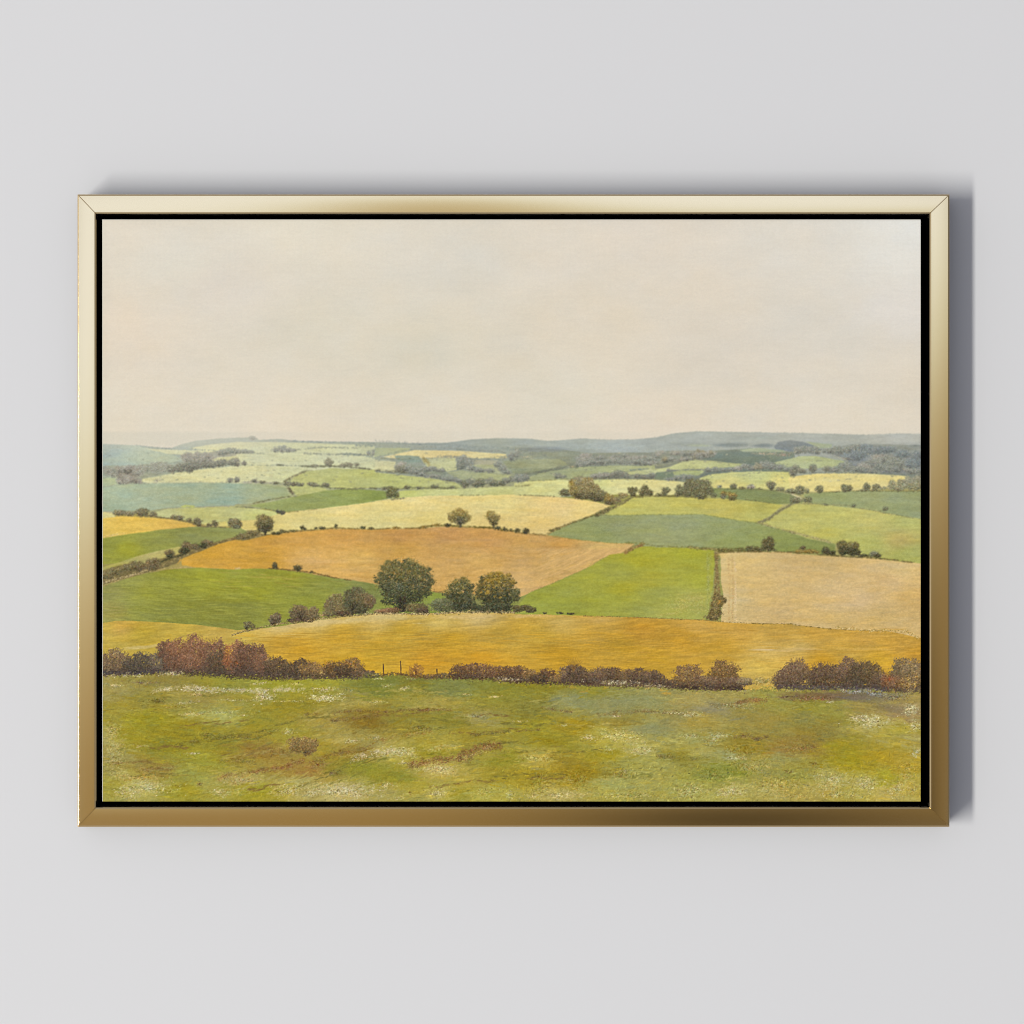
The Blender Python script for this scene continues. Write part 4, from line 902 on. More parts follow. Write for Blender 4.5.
# trees on the lip of the ochre field
for tx, ty, rx, ry, p in [(95, 505, 26, 20, 'olive'), (125, 520, 24, 16, 'olive'), (85, 525, 18, 16, 'mid'), (300, 455, 42, 30, [(112, 96, 72), (128, 110, 80), (98, 88, 66)]), (290, 485, 44, 26, [(104, 90, 68), (92, 82, 62)]),
                          (470, 400, 56, 36, [(118, 100, 68), (100, 88, 60), (136, 114, 76)]), (440, 430, 46, 36, [(98, 86, 60), (112, 98, 68)]), (500, 440, 50, 36, [(108, 92, 64), (92, 80, 60)]), (570, 415, 44, 34, [(116, 100, 70), (130, 112, 78)]), (580, 450, 44, 28, [(100, 88, 62), (120, 104, 70)]), (430, 480, 48, 16, 'umber'), (520, 475, 60, 16, 'umber'),
                          (740, 330, 60, 46, [(122, 112, 72), (106, 100, 66), (138, 122, 78)]), (700, 370, 54, 48, [(124, 110, 74), (108, 98, 66)]), (760, 400, 60, 48, [(118, 106, 70), (98, 90, 62), (136, 118, 78)]), (880, 280, 70, 46, [(96, 92, 62), (82, 80, 56), (112, 104, 68)]), (860, 340, 76, 66, [(84, 80, 56), (72, 72, 52), (100, 94, 62)]),
                          (940, 330, 60, 60, [(100, 90, 60), (86, 80, 56), (116, 102, 66)]), (985, 340, 40, 56, [(128, 102, 72), (112, 94, 66), (100, 88, 60)]), (900, 400, 76, 34, [(70, 68, 50), (84, 78, 54)]), (680, 430, 50, 20, 'hedge'), (800, 430, 60, 18, 'umber')]:
    tb('b', tx, ty, rx, ry, p, r=1.0)
limbs('b', 290, 515, 50, 0, 4, (84, 74, 56)); limbs('b', 84, 552, 36, 1, 3, (84, 78, 52))
limbs('b', 860, 440, 90, 0, 5, (64, 60, 46)); limbs('b', 480, 485, 70, 0, 4, (76, 66, 50))
hedge(T('b', (-20, 585), (60, 560), (220, 525), (340, 500), (480, 490), (620, 465), (760, 450), (900, 440), (1024, 430)), [(128, 112, 62), (104, 90, 54), (196, 172, 120)], w=.8, step=.15, r=.8)
ts('b', 950, 430, 90, 10, 60, 'flower', r=.7, tilt=-.1); ts('b', 640, 440, 40, 14, 50, [(190, 150, 104), (176, 140, 96)], r=.8)
# green behind the big trees
field(T('c', (395, 262), (420, 272), (520, 290), (560, 420), (400, 425)), [(432, 597, (128, 156, 72)), (440, 610, (124, 150, 66))])
hedge(T('c', (425, 268), (500, 272)), [(140, 118, 66)], w=.5, step=.25)
def oak(tile, cx, cy, rx, ry, pals, n, trunk, r=1.1):
    """big crown: leafy clumps of fine dabs, sky-holes and a ragged rim"""
    s = TILE[tile][2]; (x, y), = T(tile, (cx, cy)); rx /= s; ry /= s
    ph = rng.uniform(0, 6.28, 3)
    def rim(a): return 1 + .05 * np.sin(3 * a + ph[0]) + .06 * np.sin(7 * a + ph[1]) + .04 * np.sin(13 * a + ph[2])
    pals = [np.array(p_, float) * .88 + np.array([150, 130, 84]) * .12 for p_ in pals]
    rough(x, y, rx, ry, 1.0)
    RIMS.append((x, y, rx, ry)); RIMS.append((x, y, rx * .85, ry * .85)); limbs(tile, *trunk)
    m = int(rx * ry * 3.4)
    a = rng.uniform(0, 6.283, m); q = np.sqrt(rng.uniform(0, .84, m)) * rim(a)
    c = np.array(pals[0], float)[rng.integers(0, 3, m)] * (1.12 + rng.normal(0, .10, (m, 1)))
    dabs(x + np.cos(a) * q * rx, y + np.sin(a) * q * ry, rng.uniform(.6, 1.2, m), rng.uniform(.5, .9, m), rng.uniform(-1.5, 1.5, m), c, rng.uniform(.35, .7, m))
    for k in range(n):
        a = rng.uniform(0, 6.283); q = math.sqrt(rng.uniform(0, 1.06)) * rim(a)
        u, v = math.cos(a) * q, math.sin(a) * q
        li = -v * .80 + rng.normal(0, .38) - (.10 * u)
        p = pals[0] if li < -.05 else (pals[1] if li < .5 else pals[2])
        g = int(rng.integers(10, 26)); sp = rng.uniform(.7, 1.5)
        dx = rng.normal(0, sp, g); dy = rng.normal(0, sp * .6, g)
        lift = np.clip(-dy / sp * .09, -.14, .16)[:, None]
        c = np.array(p, float)[rng.integers(0, len(p), g)] * (1.0 - .12 * max(0, v) + lift + rng.normal(0, .08, (g, 1)))
        dabs(x + u * rx + dx, y + v * ry + dy, rng.uniform(.35, .8, g), rng.uniform(.3, .5, g), rng.uniform(-1.4, 1.4, g), c, rng.uniform(.4, .95, g))
D0 = [(62, 66, 46), (70, 72, 48), (56, 62, 46)]; D1 = [(84, 84, 52), (96, 92, 54), (74, 78, 52)]; D2 = [(120, 108, 56), (134, 118, 60), (106, 100, 56)]
oak('c', 215, 205, 200, 178, [D0, D1, [(104, 102, 60), (116, 108, 60), (96, 96, 58)]], 480, (200, 410, 260, 0, 7, (60, 56, 46), .8))
ts('c', 420, 190, 30, 26, 90, D1, r=.9, flat=1)
ts('c', 200, 130, 150, 60, 160, [(128, 110, 54), (144, 120, 58)], r=.8, flat=1.2, al=.7); ts('c', 180, 240, 80, 70, 60, [(148, 156, 124), (120, 134, 116)], r=.7, flat=1, al=.6)
ts('c', 150, 240, 130, 60, 120, [(92, 108, 90), (80, 98, 84)], r=.9, flat=1, al=.55)
for tx in (185, 215):
    hedge(T('c', (tx, 300), (tx, 410)), [(52, 48, 38), (62, 56, 42)], w=1.2, step=.12, r=1.1)
oak('c', 622, 288, 104, 118, [D0, D1, D2], 220, (625, 410, 160, 0, 5, (62, 56, 44), .8))
tb('c', 620, 385, 60, 26, D0, r=1.0); tb('c', 700, 370, 54, 34, D0, r=1.0)
oak('c', 888, 268, 140, 146, [D0, [(92, 84, 48), (108, 96, 50), (80, 76, 48)], [(158, 130, 54), (172, 142, 58), (136, 114, 52)]], 430, (890, 410, 200, 0, 6, (58, 52, 40), .9))
tb('c', 900, 385, 110, 30, D0, r=1.0)
ts('c', 880, 190, 110, 44, 150, [(176, 144, 56), (160, 132, 54)], r=.9, flat=1.1, al=.8)
tb('c', 490, 370, 80, 48, [(96, 98, 66), (84, 88, 62), (112, 112, 76)], r=1.0, al=.85); tb('c', 460, 350, 40, 30, [(112, 118, 84), (100, 106, 76)], r=.9, al=.7)
tb('c', 770, 395, 40, 22, D0, r=.95); tb('c', 300, 385, 80, 34, [(104, 94, 58), (88, 80, 54), (128, 112, 70)], r=.95)
tb('c', 350, 405, 50, 20, 'umber', r=.9); tb('c', 130, 405, 60, 20, [(112, 84, 62), (128, 98, 66)], r=.9); tb('c', 40, 410, 50, 14, [(150, 112, 80), (130, 100, 70)], r=.85)
hedge(T('c', (0, 425), (200, 430), (400, 432), (620, 418), (1024, 418)), [(104, 88, 54), (208, 184, 130), (86, 74, 50), (216, 194, 140)], w=1.0, step=.12, r=.8)
for tx, ty, rx, ry in [(60, 385, 66, 20), (20, 395, 40, 24), (110, 400, 44, 18), (130, 408, 20, 10)]:
    tb('d', tx, ty, rx, ry, [(74, 70, 46), (88, 82, 52), (100, 92, 58)], r=.95)
tb('d', 5, 290, 34, 50, D1, r=.95); tb('d', 330, 425, 22, 7, 'dark', r=.8); tb('d', 410, 430, 30, 6, 'dark', r=.8); tb('d', 215, 424, 14, 5, 'dark', r=.7)
ts('d', 120, 440, 150, 7, 70, 'straw', r=.7)
hedge(T('d', (500, 445), (950, 458), 'e', (350, 475), (560, 492), (760, 502), (1000, 505), 'f', (60, 515), (330, 545), (560, 552), (700, 550)), [(150, 124, 60), (176, 146, 80), (122, 104, 54)], w=.35, step=.5, al=.7)
hedge(T('f', (330, 530), (560, 550), (850, 560), (940, 605)), [(150, 126, 62), (220, 196, 140), (196, 160, 84)], w=1.4, step=.2, r=.8, al=.7)

# ---------------- meadow
MEADOW = T('a', (40, 880), (300, 872), (500, 860), (640, 865), (1024, 885), 'b', (300, 900), (500, 905), (1024, 890), 'c', (0, 890), (120, 868), (220, 880), (420, 905), (560, 900), (800, 905), (1024, 930),
           'd', (0, 930), (300, 940), (600, 955), (1024, 965), 'e', (0, 965), (300, 985), (640, 985), (1024, 975), 'f', (0, 980), (400, 980), (700, 990), (980, 1000))
pts = [('G', [(60, 100, (150, 140, 84)), (100, 200, (148, 138, 64)), (250, 150, (140, 130, 62)), (250, 250, (146, 138, 48)), (550, 130, (146, 134, 72)), (600, 215, (160, 158, 92)), (60, 330, (164, 154, 98)), (100, 430, (152, 142, 82)), (160, 330, (146, 136, 48)), (400, 300, (144, 132, 46)), (350, 370, (132, 126, 50)),
              (600, 350, (136, 128, 52)), (500, 430, (146, 142, 60)), (480, 510, (146, 144, 72)), (600, 470, (146, 138, 58)), (300, 480, (140, 124, 66)), (80, 560, (152, 144, 66)), (230, 570, (184, 176, 118)), (440, 590, (148, 140, 54)), (560, 560, (158, 150, 78)), (700, 540, (170, 154, 98)), (780, 590, (150, 142, 50)), (800, 400, (140, 118, 60)),
              (800, 250, (142, 134, 56)), (950, 180, (142, 132, 54)), (950, 300, (150, 142, 64)), (950, 450, (148, 130, 68)), (1000, 550, (170, 160, 104)), (900, 50, (146, 144, 58)), (350, 60, (138, 128, 70)), (620, 45, (142, 138, 62))]),
       ('H', [(80, 60, (150, 146, 62)), (350, 80, (120, 124, 60)), (550, 70, (124, 120, 56)), (500, 130, (150, 142, 72)), (700, 80, (124, 128, 72)), (950, 100, (128, 126, 58)), (650, 150, (158, 146, 78)), (900, 160, (140, 134, 62)), (250, 160, (150, 140, 78)), (130, 240, (150, 136, 74)), (300, 240, (126, 108, 50)), (480, 240, (134, 126, 60)), (700, 240, (128, 124, 58)),
              (850, 230, (146, 138, 84)), (100, 380, (150, 138, 62)), (200, 330, (160, 148, 84)), (350, 380, (158, 146, 84)), (450, 400, (178, 166, 94)), (600, 400, (140, 132, 48)), (650, 350, (160, 148, 70)), (800, 320, (146, 134, 58)), (900, 400, (150, 140, 66)), (980, 430, (136, 132, 54)), (120, 470, (140, 130, 56)), (300, 490, (138, 136, 50)), (450, 520, (140, 136, 56)), (200, 600, (186, 172, 126)),
              (60, 590, (172, 158, 106)), (400, 590, (160, 150, 86)), (560, 570, (150, 142, 66)), (640, 600, (178, 166, 96)), (640, 490, (174, 158, 92)), (800, 520, (158, 146, 72)), (950, 520, (148, 136, 56)), (740, 610, (146, 138, 58)), (880, 600, (166, 158, 78)), (30, 480, (150, 120, 66)), (250, 400, (134, 116, 54))]),
       ('I', [(100, 80, (134, 126, 50)), (400, 90, (138, 132, 56)), (250, 160, (142, 141, 92)), (500, 160, (142, 141, 92)), (700, 150, (142, 141, 92)), (450, 200, (142, 141, 92)), (900, 130, (158, 146, 88)), (950, 180, (140, 132, 96)), (100, 200, (130, 124, 60)), (100, 270, (148, 138, 52)), (300, 270, (152, 136, 50)), (500, 240, (142, 128, 60)), (650, 290, (142, 141, 92)), (780, 270, (142, 136, 86)), (900, 260, (160, 144, 74)),
              (200, 350, (140, 130, 48)), (400, 340, (158, 148, 70)), (500, 330, (184, 174, 96)), (600, 370, (174, 164, 98)), (850, 340, (156, 152, 96)), (80, 430, (168, 154, 80)), (100, 520, (146, 132, 50)), (330, 500, (144, 126, 44)), (250, 460, (146, 130, 54)), (450, 400, (148, 138, 50)), (550, 470, (148, 144, 78)), (700, 480, (154, 150, 86)), (650, 550, (158, 154, 96)), (480, 570, (154, 152, 88)), (820, 430, (138, 130, 60)), (950, 400, (162, 154, 94)),
              (960, 510, (132, 134, 62)), (850, 590, (156, 152, 82)), (200, 610, (176, 160, 96)), (500, 610, (162, 154, 80)), (620, 615, (152, 144, 76)), (30, 600, (158, 148, 72)), (940, 600, (160, 156, 88))]),
       ('J', [(50, 130, (150, 140, 84)), (300, 100, (150, 146, 78)), (300, 180, (144, 138, 72)), (500, 180, (140, 136, 66)), (250, 240, (146, 134, 74)), (400, 240, (134, 128, 72)), (600, 240, (144, 136, 64)), (560, 290, (136, 128, 72)), (750, 200, (146, 132, 78)), (750, 250, (184, 174, 118)), (900, 280, (164, 152, 68)), (150, 370, (142, 126, 52)), (50, 420, (150, 148, 96)), (330, 390, (146, 124, 66)), (450, 360, (140, 122, 62)), (620, 380, (150, 138, 48)),
              (650, 450, (152, 140, 44)), (800, 430, (156, 140, 54)), (900, 450, (164, 144, 60)), (300, 440, (150, 146, 88)), (200, 480, (146, 140, 78)), (450, 460, (148, 138, 66)), (400, 520, (144, 140, 72)), (560, 520, (160, 152, 86)), (700, 550, (172, 162, 100)), (850, 530, (150, 146, 56)), (960, 560, (166, 152, 76)), (100, 580, (174, 164, 100)), (50, 500, (128, 132, 58)), (300, 590, (166, 152, 84)), (500, 600, (162, 148, 80)), (650, 600, (162, 152, 78)), (850, 600, (174, 160, 92)), (980, 330, (160, 150, 90)), (950, 220, (150, 132, 90))])]
cp = []
for tile, L in pts:
    for tx, ty, c in L:
        if c[2] > 92 and c[0] > 150: c = tuple(.70 * a_ + .30 * b_ for a_, b_ in zip(c, (152, 145, 66)))
        (x, y), = T(tile, (tx, ty)); cp.append((x, y, c))
sl, m = polymask(MEADOW + [(925, 815), (95, 815)], 1.2)
# displace the lookup so patches break into drifting strokes
sx, sy = GX[sl], GY[sl]
wx = sx + 9 * fbm(22, 7, 51, 3)[sl] + 3 * NG2[sl]; wy = sy + 3.6 * fbm(26, 8, 52, 3)[sl] + 1.2 * NG[sl]
num = 0; den = 0
for cx_, cy_, c in cp:
    w = 1.0 / (((wx - cx_) / 2.2) ** 2 + (wy - cy_) ** 2 + 10.0) ** 1.7
    num = num + w[..., None] * np.array(c, np.float32); den = den + w
c = num / den[..., None]
c = c + (c - np.array([150, 140, 70.])) * .22 + np.array([7., 4.5, -6.])
mm = fbm(12, 4, 53, 4)[sl]; m2 = fbm(5, 2.2, 54, 3)[sl]; m3 = fbm(20, 5, 55, 3, -.12)[sl]
c = c * (1 + 0.045 * mm + 0.030 * m2 + 0.018 * NG[sl] + .02 * NB3[sl])[..., None] + (m3 * 5)[..., None] * np.array([1, .1, -1.3], np.float32)
m = m[..., None]
IMG[sl] = IMG[sl] * (1 - m) + c * m

# loose grass strokes everywhere in the meadow
n = 9000
x = rng.uniform(101, 922, n); y = rng.uniform(678, 802, n)
li = rng.normal(0, 1, n)
ix = np.clip(((x - CX0) / (CX1 - CX0) * WD).astype(int), 0, WD - 1); iy = np.clip(((y - CY0) / (CY1 - CY0) * HT).astype(int), 0, HT - 1)
basec = IMG[iy, ix]
c = basec * (1 + 0.085 * li[:, None]) + rng.normal(0, 1, (n, 1)) * np.array([4, 1, -6])
ang = rng.normal(-.05, .25, n)
near = np.clip((y - 700) / 100, 0, 1)
steep = rng.uniform(0, 1, n) < .35 * near
ang[steep] = rng.normal(-1.3, .35, steep.sum())
dabs(x, y, rng.uniform(.8, 3.2, n), rng.uniform(.3, .6, n), ang, c, rng.uniform(.3, .8, n))

def flow(x, y):
    a = -.03 + .05 * np.sin(x / 60.) - .26 * np.clip(1 - np.abs(x - 350) / 190, 0, 1) * np.clip((y - 705) / 30, 0, 1) + .10 * np.clip((x - 560) / 80, 0, 1) * np.clip((770 - y) / 60, 0, 1)
    return a
def drag(n, x0, x1, y0, y1, lr, wr, jx, jy, var, al, steep=0.):
    """brush strokes that carry a neighbouring colour along the lie of the ground"""
    x = rng.uniform(x0, x1, n); y = rng.uniform(y0, y1, n)
    sx_ = np.clip(((x + rng.normal(0, jx, n) - CX0) / (CX1 - CX0) * WD).astype(int), 0, WD - 1); sy_ = np.clip(((np.maximum(y + rng.normal(0, jy, n), y0) - CY0) / (CY1 - CY0) * HT).astype(int), 0, HT - 1)
    c = IMG[sy_, sx_] * (1 + rng.normal(0, var, (n, 1))) + rng.normal(0, 1, (n, 1)) * np.array([3, .5, -5])
    an = flow(x, y) + rng.normal(0, .16, n)
    st = rng.uniform(0, 1, n) < steep
    an[st] = rng.normal(-1.2, .5, st.sum())
    dabs(x, y, rng.uniform(*lr, n), rng.uniform(*wr, n), an, c, rng.uniform(.45, al, n))
drag(3600, 102, 921, 684, 802, (2.2, 8), (.5, 1.3), 10, 4.0, .055, .85)
drag(5200, 102, 921, 680, 802, (.8, 3.0), (.35, .75), 4.0, 2.0, .055, .75, .12)
for k in range(34):   # low ridges of the hillside
    x_ = rng.uniform(110, 640); y_ = rng.uniform(690, 795); L_ = rng.uniform(14, 46); m_ = 60
    q_ = rng.uniform(-1, 1, m_); a0 = float(flow(np.array([x_]), np.array([y_]))[0])
    xx = x_ + q_ * L_; yy = y_ + q_ * L_ * math.tan(a0) + 1.2 * np.sin(q_ * 4 + k) + rng.normal(0, .7, m_)
    cc = np.array([[(112, 104, 46), (126, 102, 52), (176, 160, 84), (120, 118, 50)][k % 4]] * m_) * rng.uniform(.88, 1.1, (m_, 1))
    dabs(xx, yy, rng.uniform(1, 3.4, m_), rng.uniform(.35, .7, m_), np.full(m_, a0) + rng.normal(0, .2, m_), cc, rng.uniform(.15, .5, m_))
for tx_, ty_, rx_, ry_, t_ in [(112, 745, 12, 22, 0), (118, 775, 16, 8, 0), (150, 785, 26, 8, -.05), (230, 792, 30, 5, 0), (330, 788, 40, 8, -.03), (440, 748, 30, 6, -.12), (395, 752, 26, 5, -.14), (445, 770, 26, 7, .1), (620, 738, 28, 6, .12), (640, 752, 20, 5, .1), (560, 795, 44, 5, 0), (690, 792, 24, 9, 0), (735, 790, 22, 9, 0), (830, 785, 30, 9, -.1), (870, 783, 24, 8, -.1), (905, 780, 14, 12, -.2), (875, 722, 18, 7, .15), (912, 712, 10, 9, .2)]:
    patch(tx_, ty_, rx_, ry_, (186, 174, 112), .42, t_, 1.1)
FL = 'flower'
def streak(tile, *p, pal='umber', w=1.0, step=.12, r=.8, al=.7):
    q = T(tile, *p); x, y = along(q, 3.2); pl = np.array(PAL[pal] if isinstance(pal, str) else pal, float)
    for a, b in zip(x, y):
        patch(a, b + rng.normal(0, w * .5), rng.uniform(2.5, 6), w * rng.uniform(.8, 1.6) + .6, pl[rng.integers(0, len(pl))] * rng.uniform(.9, 1.15), .42 * al, 0, .8)
    hedge(q, pal, w=w * 1.3, step=step * 2.2, r=r * .8, al=al * .7, var=.14)
DK = [(104, 96, 46), (92, 84, 48), (116, 100, 56)]; RU = [(136, 92, 54), (120, 84, 50), (152, 108, 64), (104, 80, 50)]; BR = [(118, 92, 54), (100, 82, 48), (134, 104, 60)]
CR = [(206, 194, 140), (190, 180, 122), (220, 208, 158), (176, 166, 100)]
# G tile
ts('G', 180, 28, 190, 8, 150, FL, r=.8); ts('G', 390, 22, 90, 10, 110, FL, r=.9); ts('G', 90, 75, 70, 14, 80, CR, r=.8)
ts('G', 230, 62, 120, 16, 140, [(132, 112, 84), (120, 102, 76)], r=.9)
streak('G', (270, 105), (400, 88), (500, 85), (620, 100), (780, 102), (900, 100), (1024, 92), pal=FL, w=1.8, step=.11, r=.9, al=.85)
ts('G', 510, 95, 120, 22, 240, FL, r=1.0, al=.9); ts('G', 500, 120, 60, 12, 60, [(206, 176, 120)], r=.8); ts('G', 820, 130, 80, 36, 260, FL, r=.9, al=.8); ts('G', 650, 98, 200, 16, 160, [(190, 184, 152), (170, 168, 140)], r=1)
ts('G', 800, 66, 60, 10, 70, FL, r=.8); ts('G', 980, 68, 60, 16, 80, [(220, 206, 120), (206, 190, 110)], r=.8); ts('G', 670, 148, 110, 9, 90, CR, r=.8); ts('G', 960, 152, 90, 8, 70, CR, r=.8)
ts('G', 430, 160, 120, 12, 110, [(176, 162, 118), (190, 176, 130)], r=.8, tilt=-.1); ts('G', 400, 180, 110, 10, 90, RU, r=.8, al=.5); ts('G', 290, 150, 90, 20, 110, DK, r=1, al=.5)
ts('G', 470, 215, 80, 14, 120, [(214, 192, 126), (198, 178, 112)], r=.9); ts('G', 720, 222, 60, 10, 60, CR, r=.8); ts('G', 620, 205, 220, 14, 120, [(166, 172, 124), (158, 164, 112)], r=1.1, al=.5)
streak('G', (390, 375), (500, 340), (640, 325), (780, 330), (860, 310), pal=DK, w=2.2, step=.14, r=1, al=.5); ts('G', 540, 315, 40, 14, 70, DK, r=.9); streak('G', (800, 300), (900, 292), pal=DK, w=1.2, step=.2, al=.5)
streak('G', (600, 445), (700, 440), (780, 448), pal=DK, w=1.6, step=.12, al=.6); ts('G', 480, 408, 50, 9, 60, FL, r=.9)
streak('G', (180, 490), (280, 482), (400, 476), pal=BR, w=1.8, step=.14, al=.5); streak('G', (590, 528), (700, 508), (800, 495), (900, 478), (1024, 440), pal=RU, w=2.0, step=.07, al=.75)
streak('G', (780, 410), (880, 390), (1024, 400), pal=BR, w=3, step=.12, al=.5)
ts('G', 510, 555, 20, 14, 30, BR, r=1); ts('G', 220, 525, 160, 26, 160, [(206, 176, 90), (190, 160, 80), (200, 150, 80)], r=.8); ts('G', 260, 575, 170, 46, 420, [(200, 194, 146), (186, 184, 132), (216, 206, 160)], r=.9); ts('G', 160, 600, 90, 40, 260, FL, r=.9, flat=1.3, al=.85)
ts('G', 610, 600, 50, 30, 120, CR, r=.9, flat=1.3); ts('G', 720, 540, 130, 26, 220, [(190, 174, 120), (176, 160, 104)], r=.9); ts('G', 940, 300, 40, 26, 90, CR, r=.8); ts('G', 90, 300, 60, 60, 120, [(184, 172, 116), (172, 160, 100)], r=.9); ts('G', 230, 370, 90, 12, 70, [(176, 164, 106)], r=.9)
ts('G', 90, 420, 80, 130, 240, [(172, 162, 108), (160, 150, 92)], r=1.0, al=.5); ts('G', 950, 590, 120, 40, 240, CR, r=.9, flat=1.3)
# small russet bush
tb('G', 985, 365, 46, 38, [(156, 128, 72), (132, 108, 62), (112, 96, 58)], r=.9, al=.8); tb('H', 18, 370, 44, 44, [(138, 112, 66), (116, 96, 56), (156, 128, 72)], r=.95); ts('H', 5, 400, 40, 14, 50, 'umber', r=.8)
# H tile
ts('H', 100, 95, 110, 18, 150, FL, r=.9); ts('H', 90, 135, 110, 26, 420, [(222, 210, 150), (206, 194, 132), (230, 220, 178)], r=.9, al=.9); ts('H', 220, 98, 50, 14, 90, [(96, 108, 70), (180, 176, 120), (110, 116, 76)], r=.8)
ts('H', 485, 88, 40, 12, 90, CR, r=.8); ts('H', 400, 80, 50, 16, 50, CR, r=.7); ts('H', 930, 130, 50, 8, 60, [(220, 196, 130)], r=.8); ts('H', 350, 155, 90, 10, 70, CR, r=.8, al=.5); ts('H', 780, 118, 50, 8, 40, CR, r=.8, al=.6)
streak('H', (130, 205), (250, 200), (380, 205), (500, 195), (600, 192), (720, 192), pal=BR, w=1.2, step=.11, al=.7); ts('H', 600, 197, 60, 10, 110, RU, r=.9); streak('H', (0, 222), (60, 212), pal=BR, w=1.4, step=.12); streak('H', (130, 245), (240, 238), (360, 222), pal=BR, w=1.8, step=.09, al=.65)
ts('H', 820, 225, 100, 14, 120, [(160, 160, 116), (150, 150, 104)], r=.9, al=.6); ts('H', 240, 345, 70, 16, 160, CR, r=.9); ts('H', 340, 330, 40, 14, 50, [(180, 170, 130)], r=.8)
streak('H', (370, 345), (430, 328), (520, 315), (620, 300), pal=[(148, 110, 58), (128, 104, 54)], w=2, step=.1, al=.55); ts('H', 570, 285, 100, 20, 130, DK, r=1.1, al=.4)
streak('H', (40, 450), (130, 415), (180, 400), (300, 378), (360, 350), pal=BR, w=2.2, step=.09, al=.55); ts('H', 60, 460, 60, 20, 90, RU, r=.9, al=.6); streak('H', (820, 318), (900, 312), (1000, 298), pal=DK, w=.9, step=.11, al=.75)
streak('H', (220, 445), (280, 420), (360, 400), (440, 390), pal=FL, w=2.8, step=.07, r=.9, al=.8); ts('H', 460, 405, 120, 34, 380, CR, r=.9, tilt=.06); ts('H', 490, 455, 60, 14, 100, CR, r=.9)
streak('H', (510, 460), (600, 450), (700, 435), (800, 400), (860, 375), (960, 365), pal=RU, w=3.0, step=.035, r=1, al=.75); streak('H', (720, 445), (800, 430), (850, 400), (930, 375), pal=[(208, 186, 120), (90, 70, 44), (160, 110, 60)], w=2.6, step=.06, al=.75); streak('H', (500, 470), (560, 470), pal=[(110, 84, 48)], w=2, step=.06, al=.6)
ts('H', 650, 480, 130, 30, 420, [(204, 186, 122), (190, 172, 106), (214, 198, 140)], r=1, tilt=.05); streak('H', (120, 505), (175, 490), pal='umber', w=1.4, step=.06, al=.75)
ts('H', 190, 590, 210, 44, 900, [(206, 192, 146), (190, 176, 126), (216, 204, 162)], r=.95, flat=1.4, al=.75); ts('H', 400, 560, 60, 30, 100, CR, r=.9, flat=1.3, al=.6); ts('H', 640, 600, 70, 34, 240, CR, r=.95, flat=1.4); ts('H', 870, 600, 70, 34, 200, [(190, 180, 104), (178, 168, 90)], r=.95, flat=1.3); ts('H', 30, 600, 70, 30, 160, CR, r=.9, flat=1.4)
ts('H', 510, 598, 10, 12, 14, RU, r=.9); ts('H', 450, 625, 60, 16, 90, CR, r=.9, flat=1.3); ts('H', 1000, 610, 40, 30, 70, CR, r=.9, flat=1.3)
wash('H', 280, 490, 190, 32, (138, 134, 48), a=.55, tilt=-.05); ts('H', 980, 45, 70, 10, 130, FL, r=.9, al=.95); ts('I', 30, 47, 60, 8, 90, FL, r=.9, al=.95)
# I tile
ts('I', 500, 62, 130, 10, 170, FL, r=.9, al=.9); ts('I', 620, 75, 160, 11, 240, FL, r=.9, al=.9, tilt=.06); ts('I', 720, 90, 80, 6, 90, CR, r=.8)
streak('I', (130, 185), (200, 195), (280, 205), pal=BR, w=1.4, step=.08, al=.7); streak('I', (400, 220), (520, 210), (600, 200), (720, 205), (860, 218), pal=BR, w=1.6, step=.10, al=.6); ts('I', 780, 210, 160, 12, 160, CR, r=.8); ts('I', 860, 220, 80, 16, 180, CR, r=.9); ts('I', 500, 225, 60, 8, 50, FL, r=.8)
ts('I', 30, 250, 60, 8, 50, CR, r=.8); ts('I', 235, 270, 30, 8, 30, CR, r=.9); streak('I', (0, 300), (120, 290), pal=BR, w=.8, step=.15, al=.6); wash('I', 660, 290, 120, 30, (142, 141, 92), a=.6); wash('I', 480, 170, 330, 40, (142, 141, 92), a=.5)
ts('I', 510, 320, 150, 40, 520, [(204, 192, 118), (188, 178, 100), (216, 206, 140)], r=.9, al=.75); ts('I', 360, 330, 60, 22, 130, CR, r=.9); ts('I', 620, 385, 90, 34, 320, CR, r=.9, al=.7); ts('I', 450, 385, 80, 20, 120, CR, r=.8, al=.5)
ts('I', 870, 320, 80, 16, 90, [(190, 184, 130)], r=.9); ts('I', 970, 340, 70, 40, 200, [(182, 178, 126), (168, 166, 112)], r=.9); streak('I', (690, 415), (800, 432), (880, 435), pal=DK, w=2, step=.12, al=.5)
ts('I', 100, 430, 110, 26, 320, [(196, 182, 104), (180, 166, 86)], r=.9, al=.7); ts('I', 520, 510, 80, 26, 170, [(140, 122, 54), (150, 130, 60)], r=1, al=.5); ts('I', 540, 490, 70, 8, 50, [(176, 158, 120)], r=.8)
ts('I', 210, 610, 170, 24, 420, [(206, 188, 124), (190, 172, 104), (216, 200, 142)], r=.9, flat=1.3); ts('I', 560, 612, 200, 26, 420, [(190, 178, 110), (130, 130, 58), (204, 192, 128)], r=.9, flat=1.2); ts('I', 860, 580, 90, 50, 520, [(192, 186, 116), (134, 138, 60), (206, 198, 134)], r=.9, flat=1.2, al=.75)
ts('I', 960, 510, 80, 50, 260, [(120, 128, 50), (136, 138, 62), (148, 148, 74)], r=1, flat=1.2, al=.6); ts('I', 120, 560, 60, 90, 260, [(168, 152, 70), (130, 118, 44)], r=1, flat=.5, al=.45); ts('I', 300, 540, 100, 80, 240, [(158, 140, 56), (130, 114, 40)], r=1, flat=.5, al=.4)
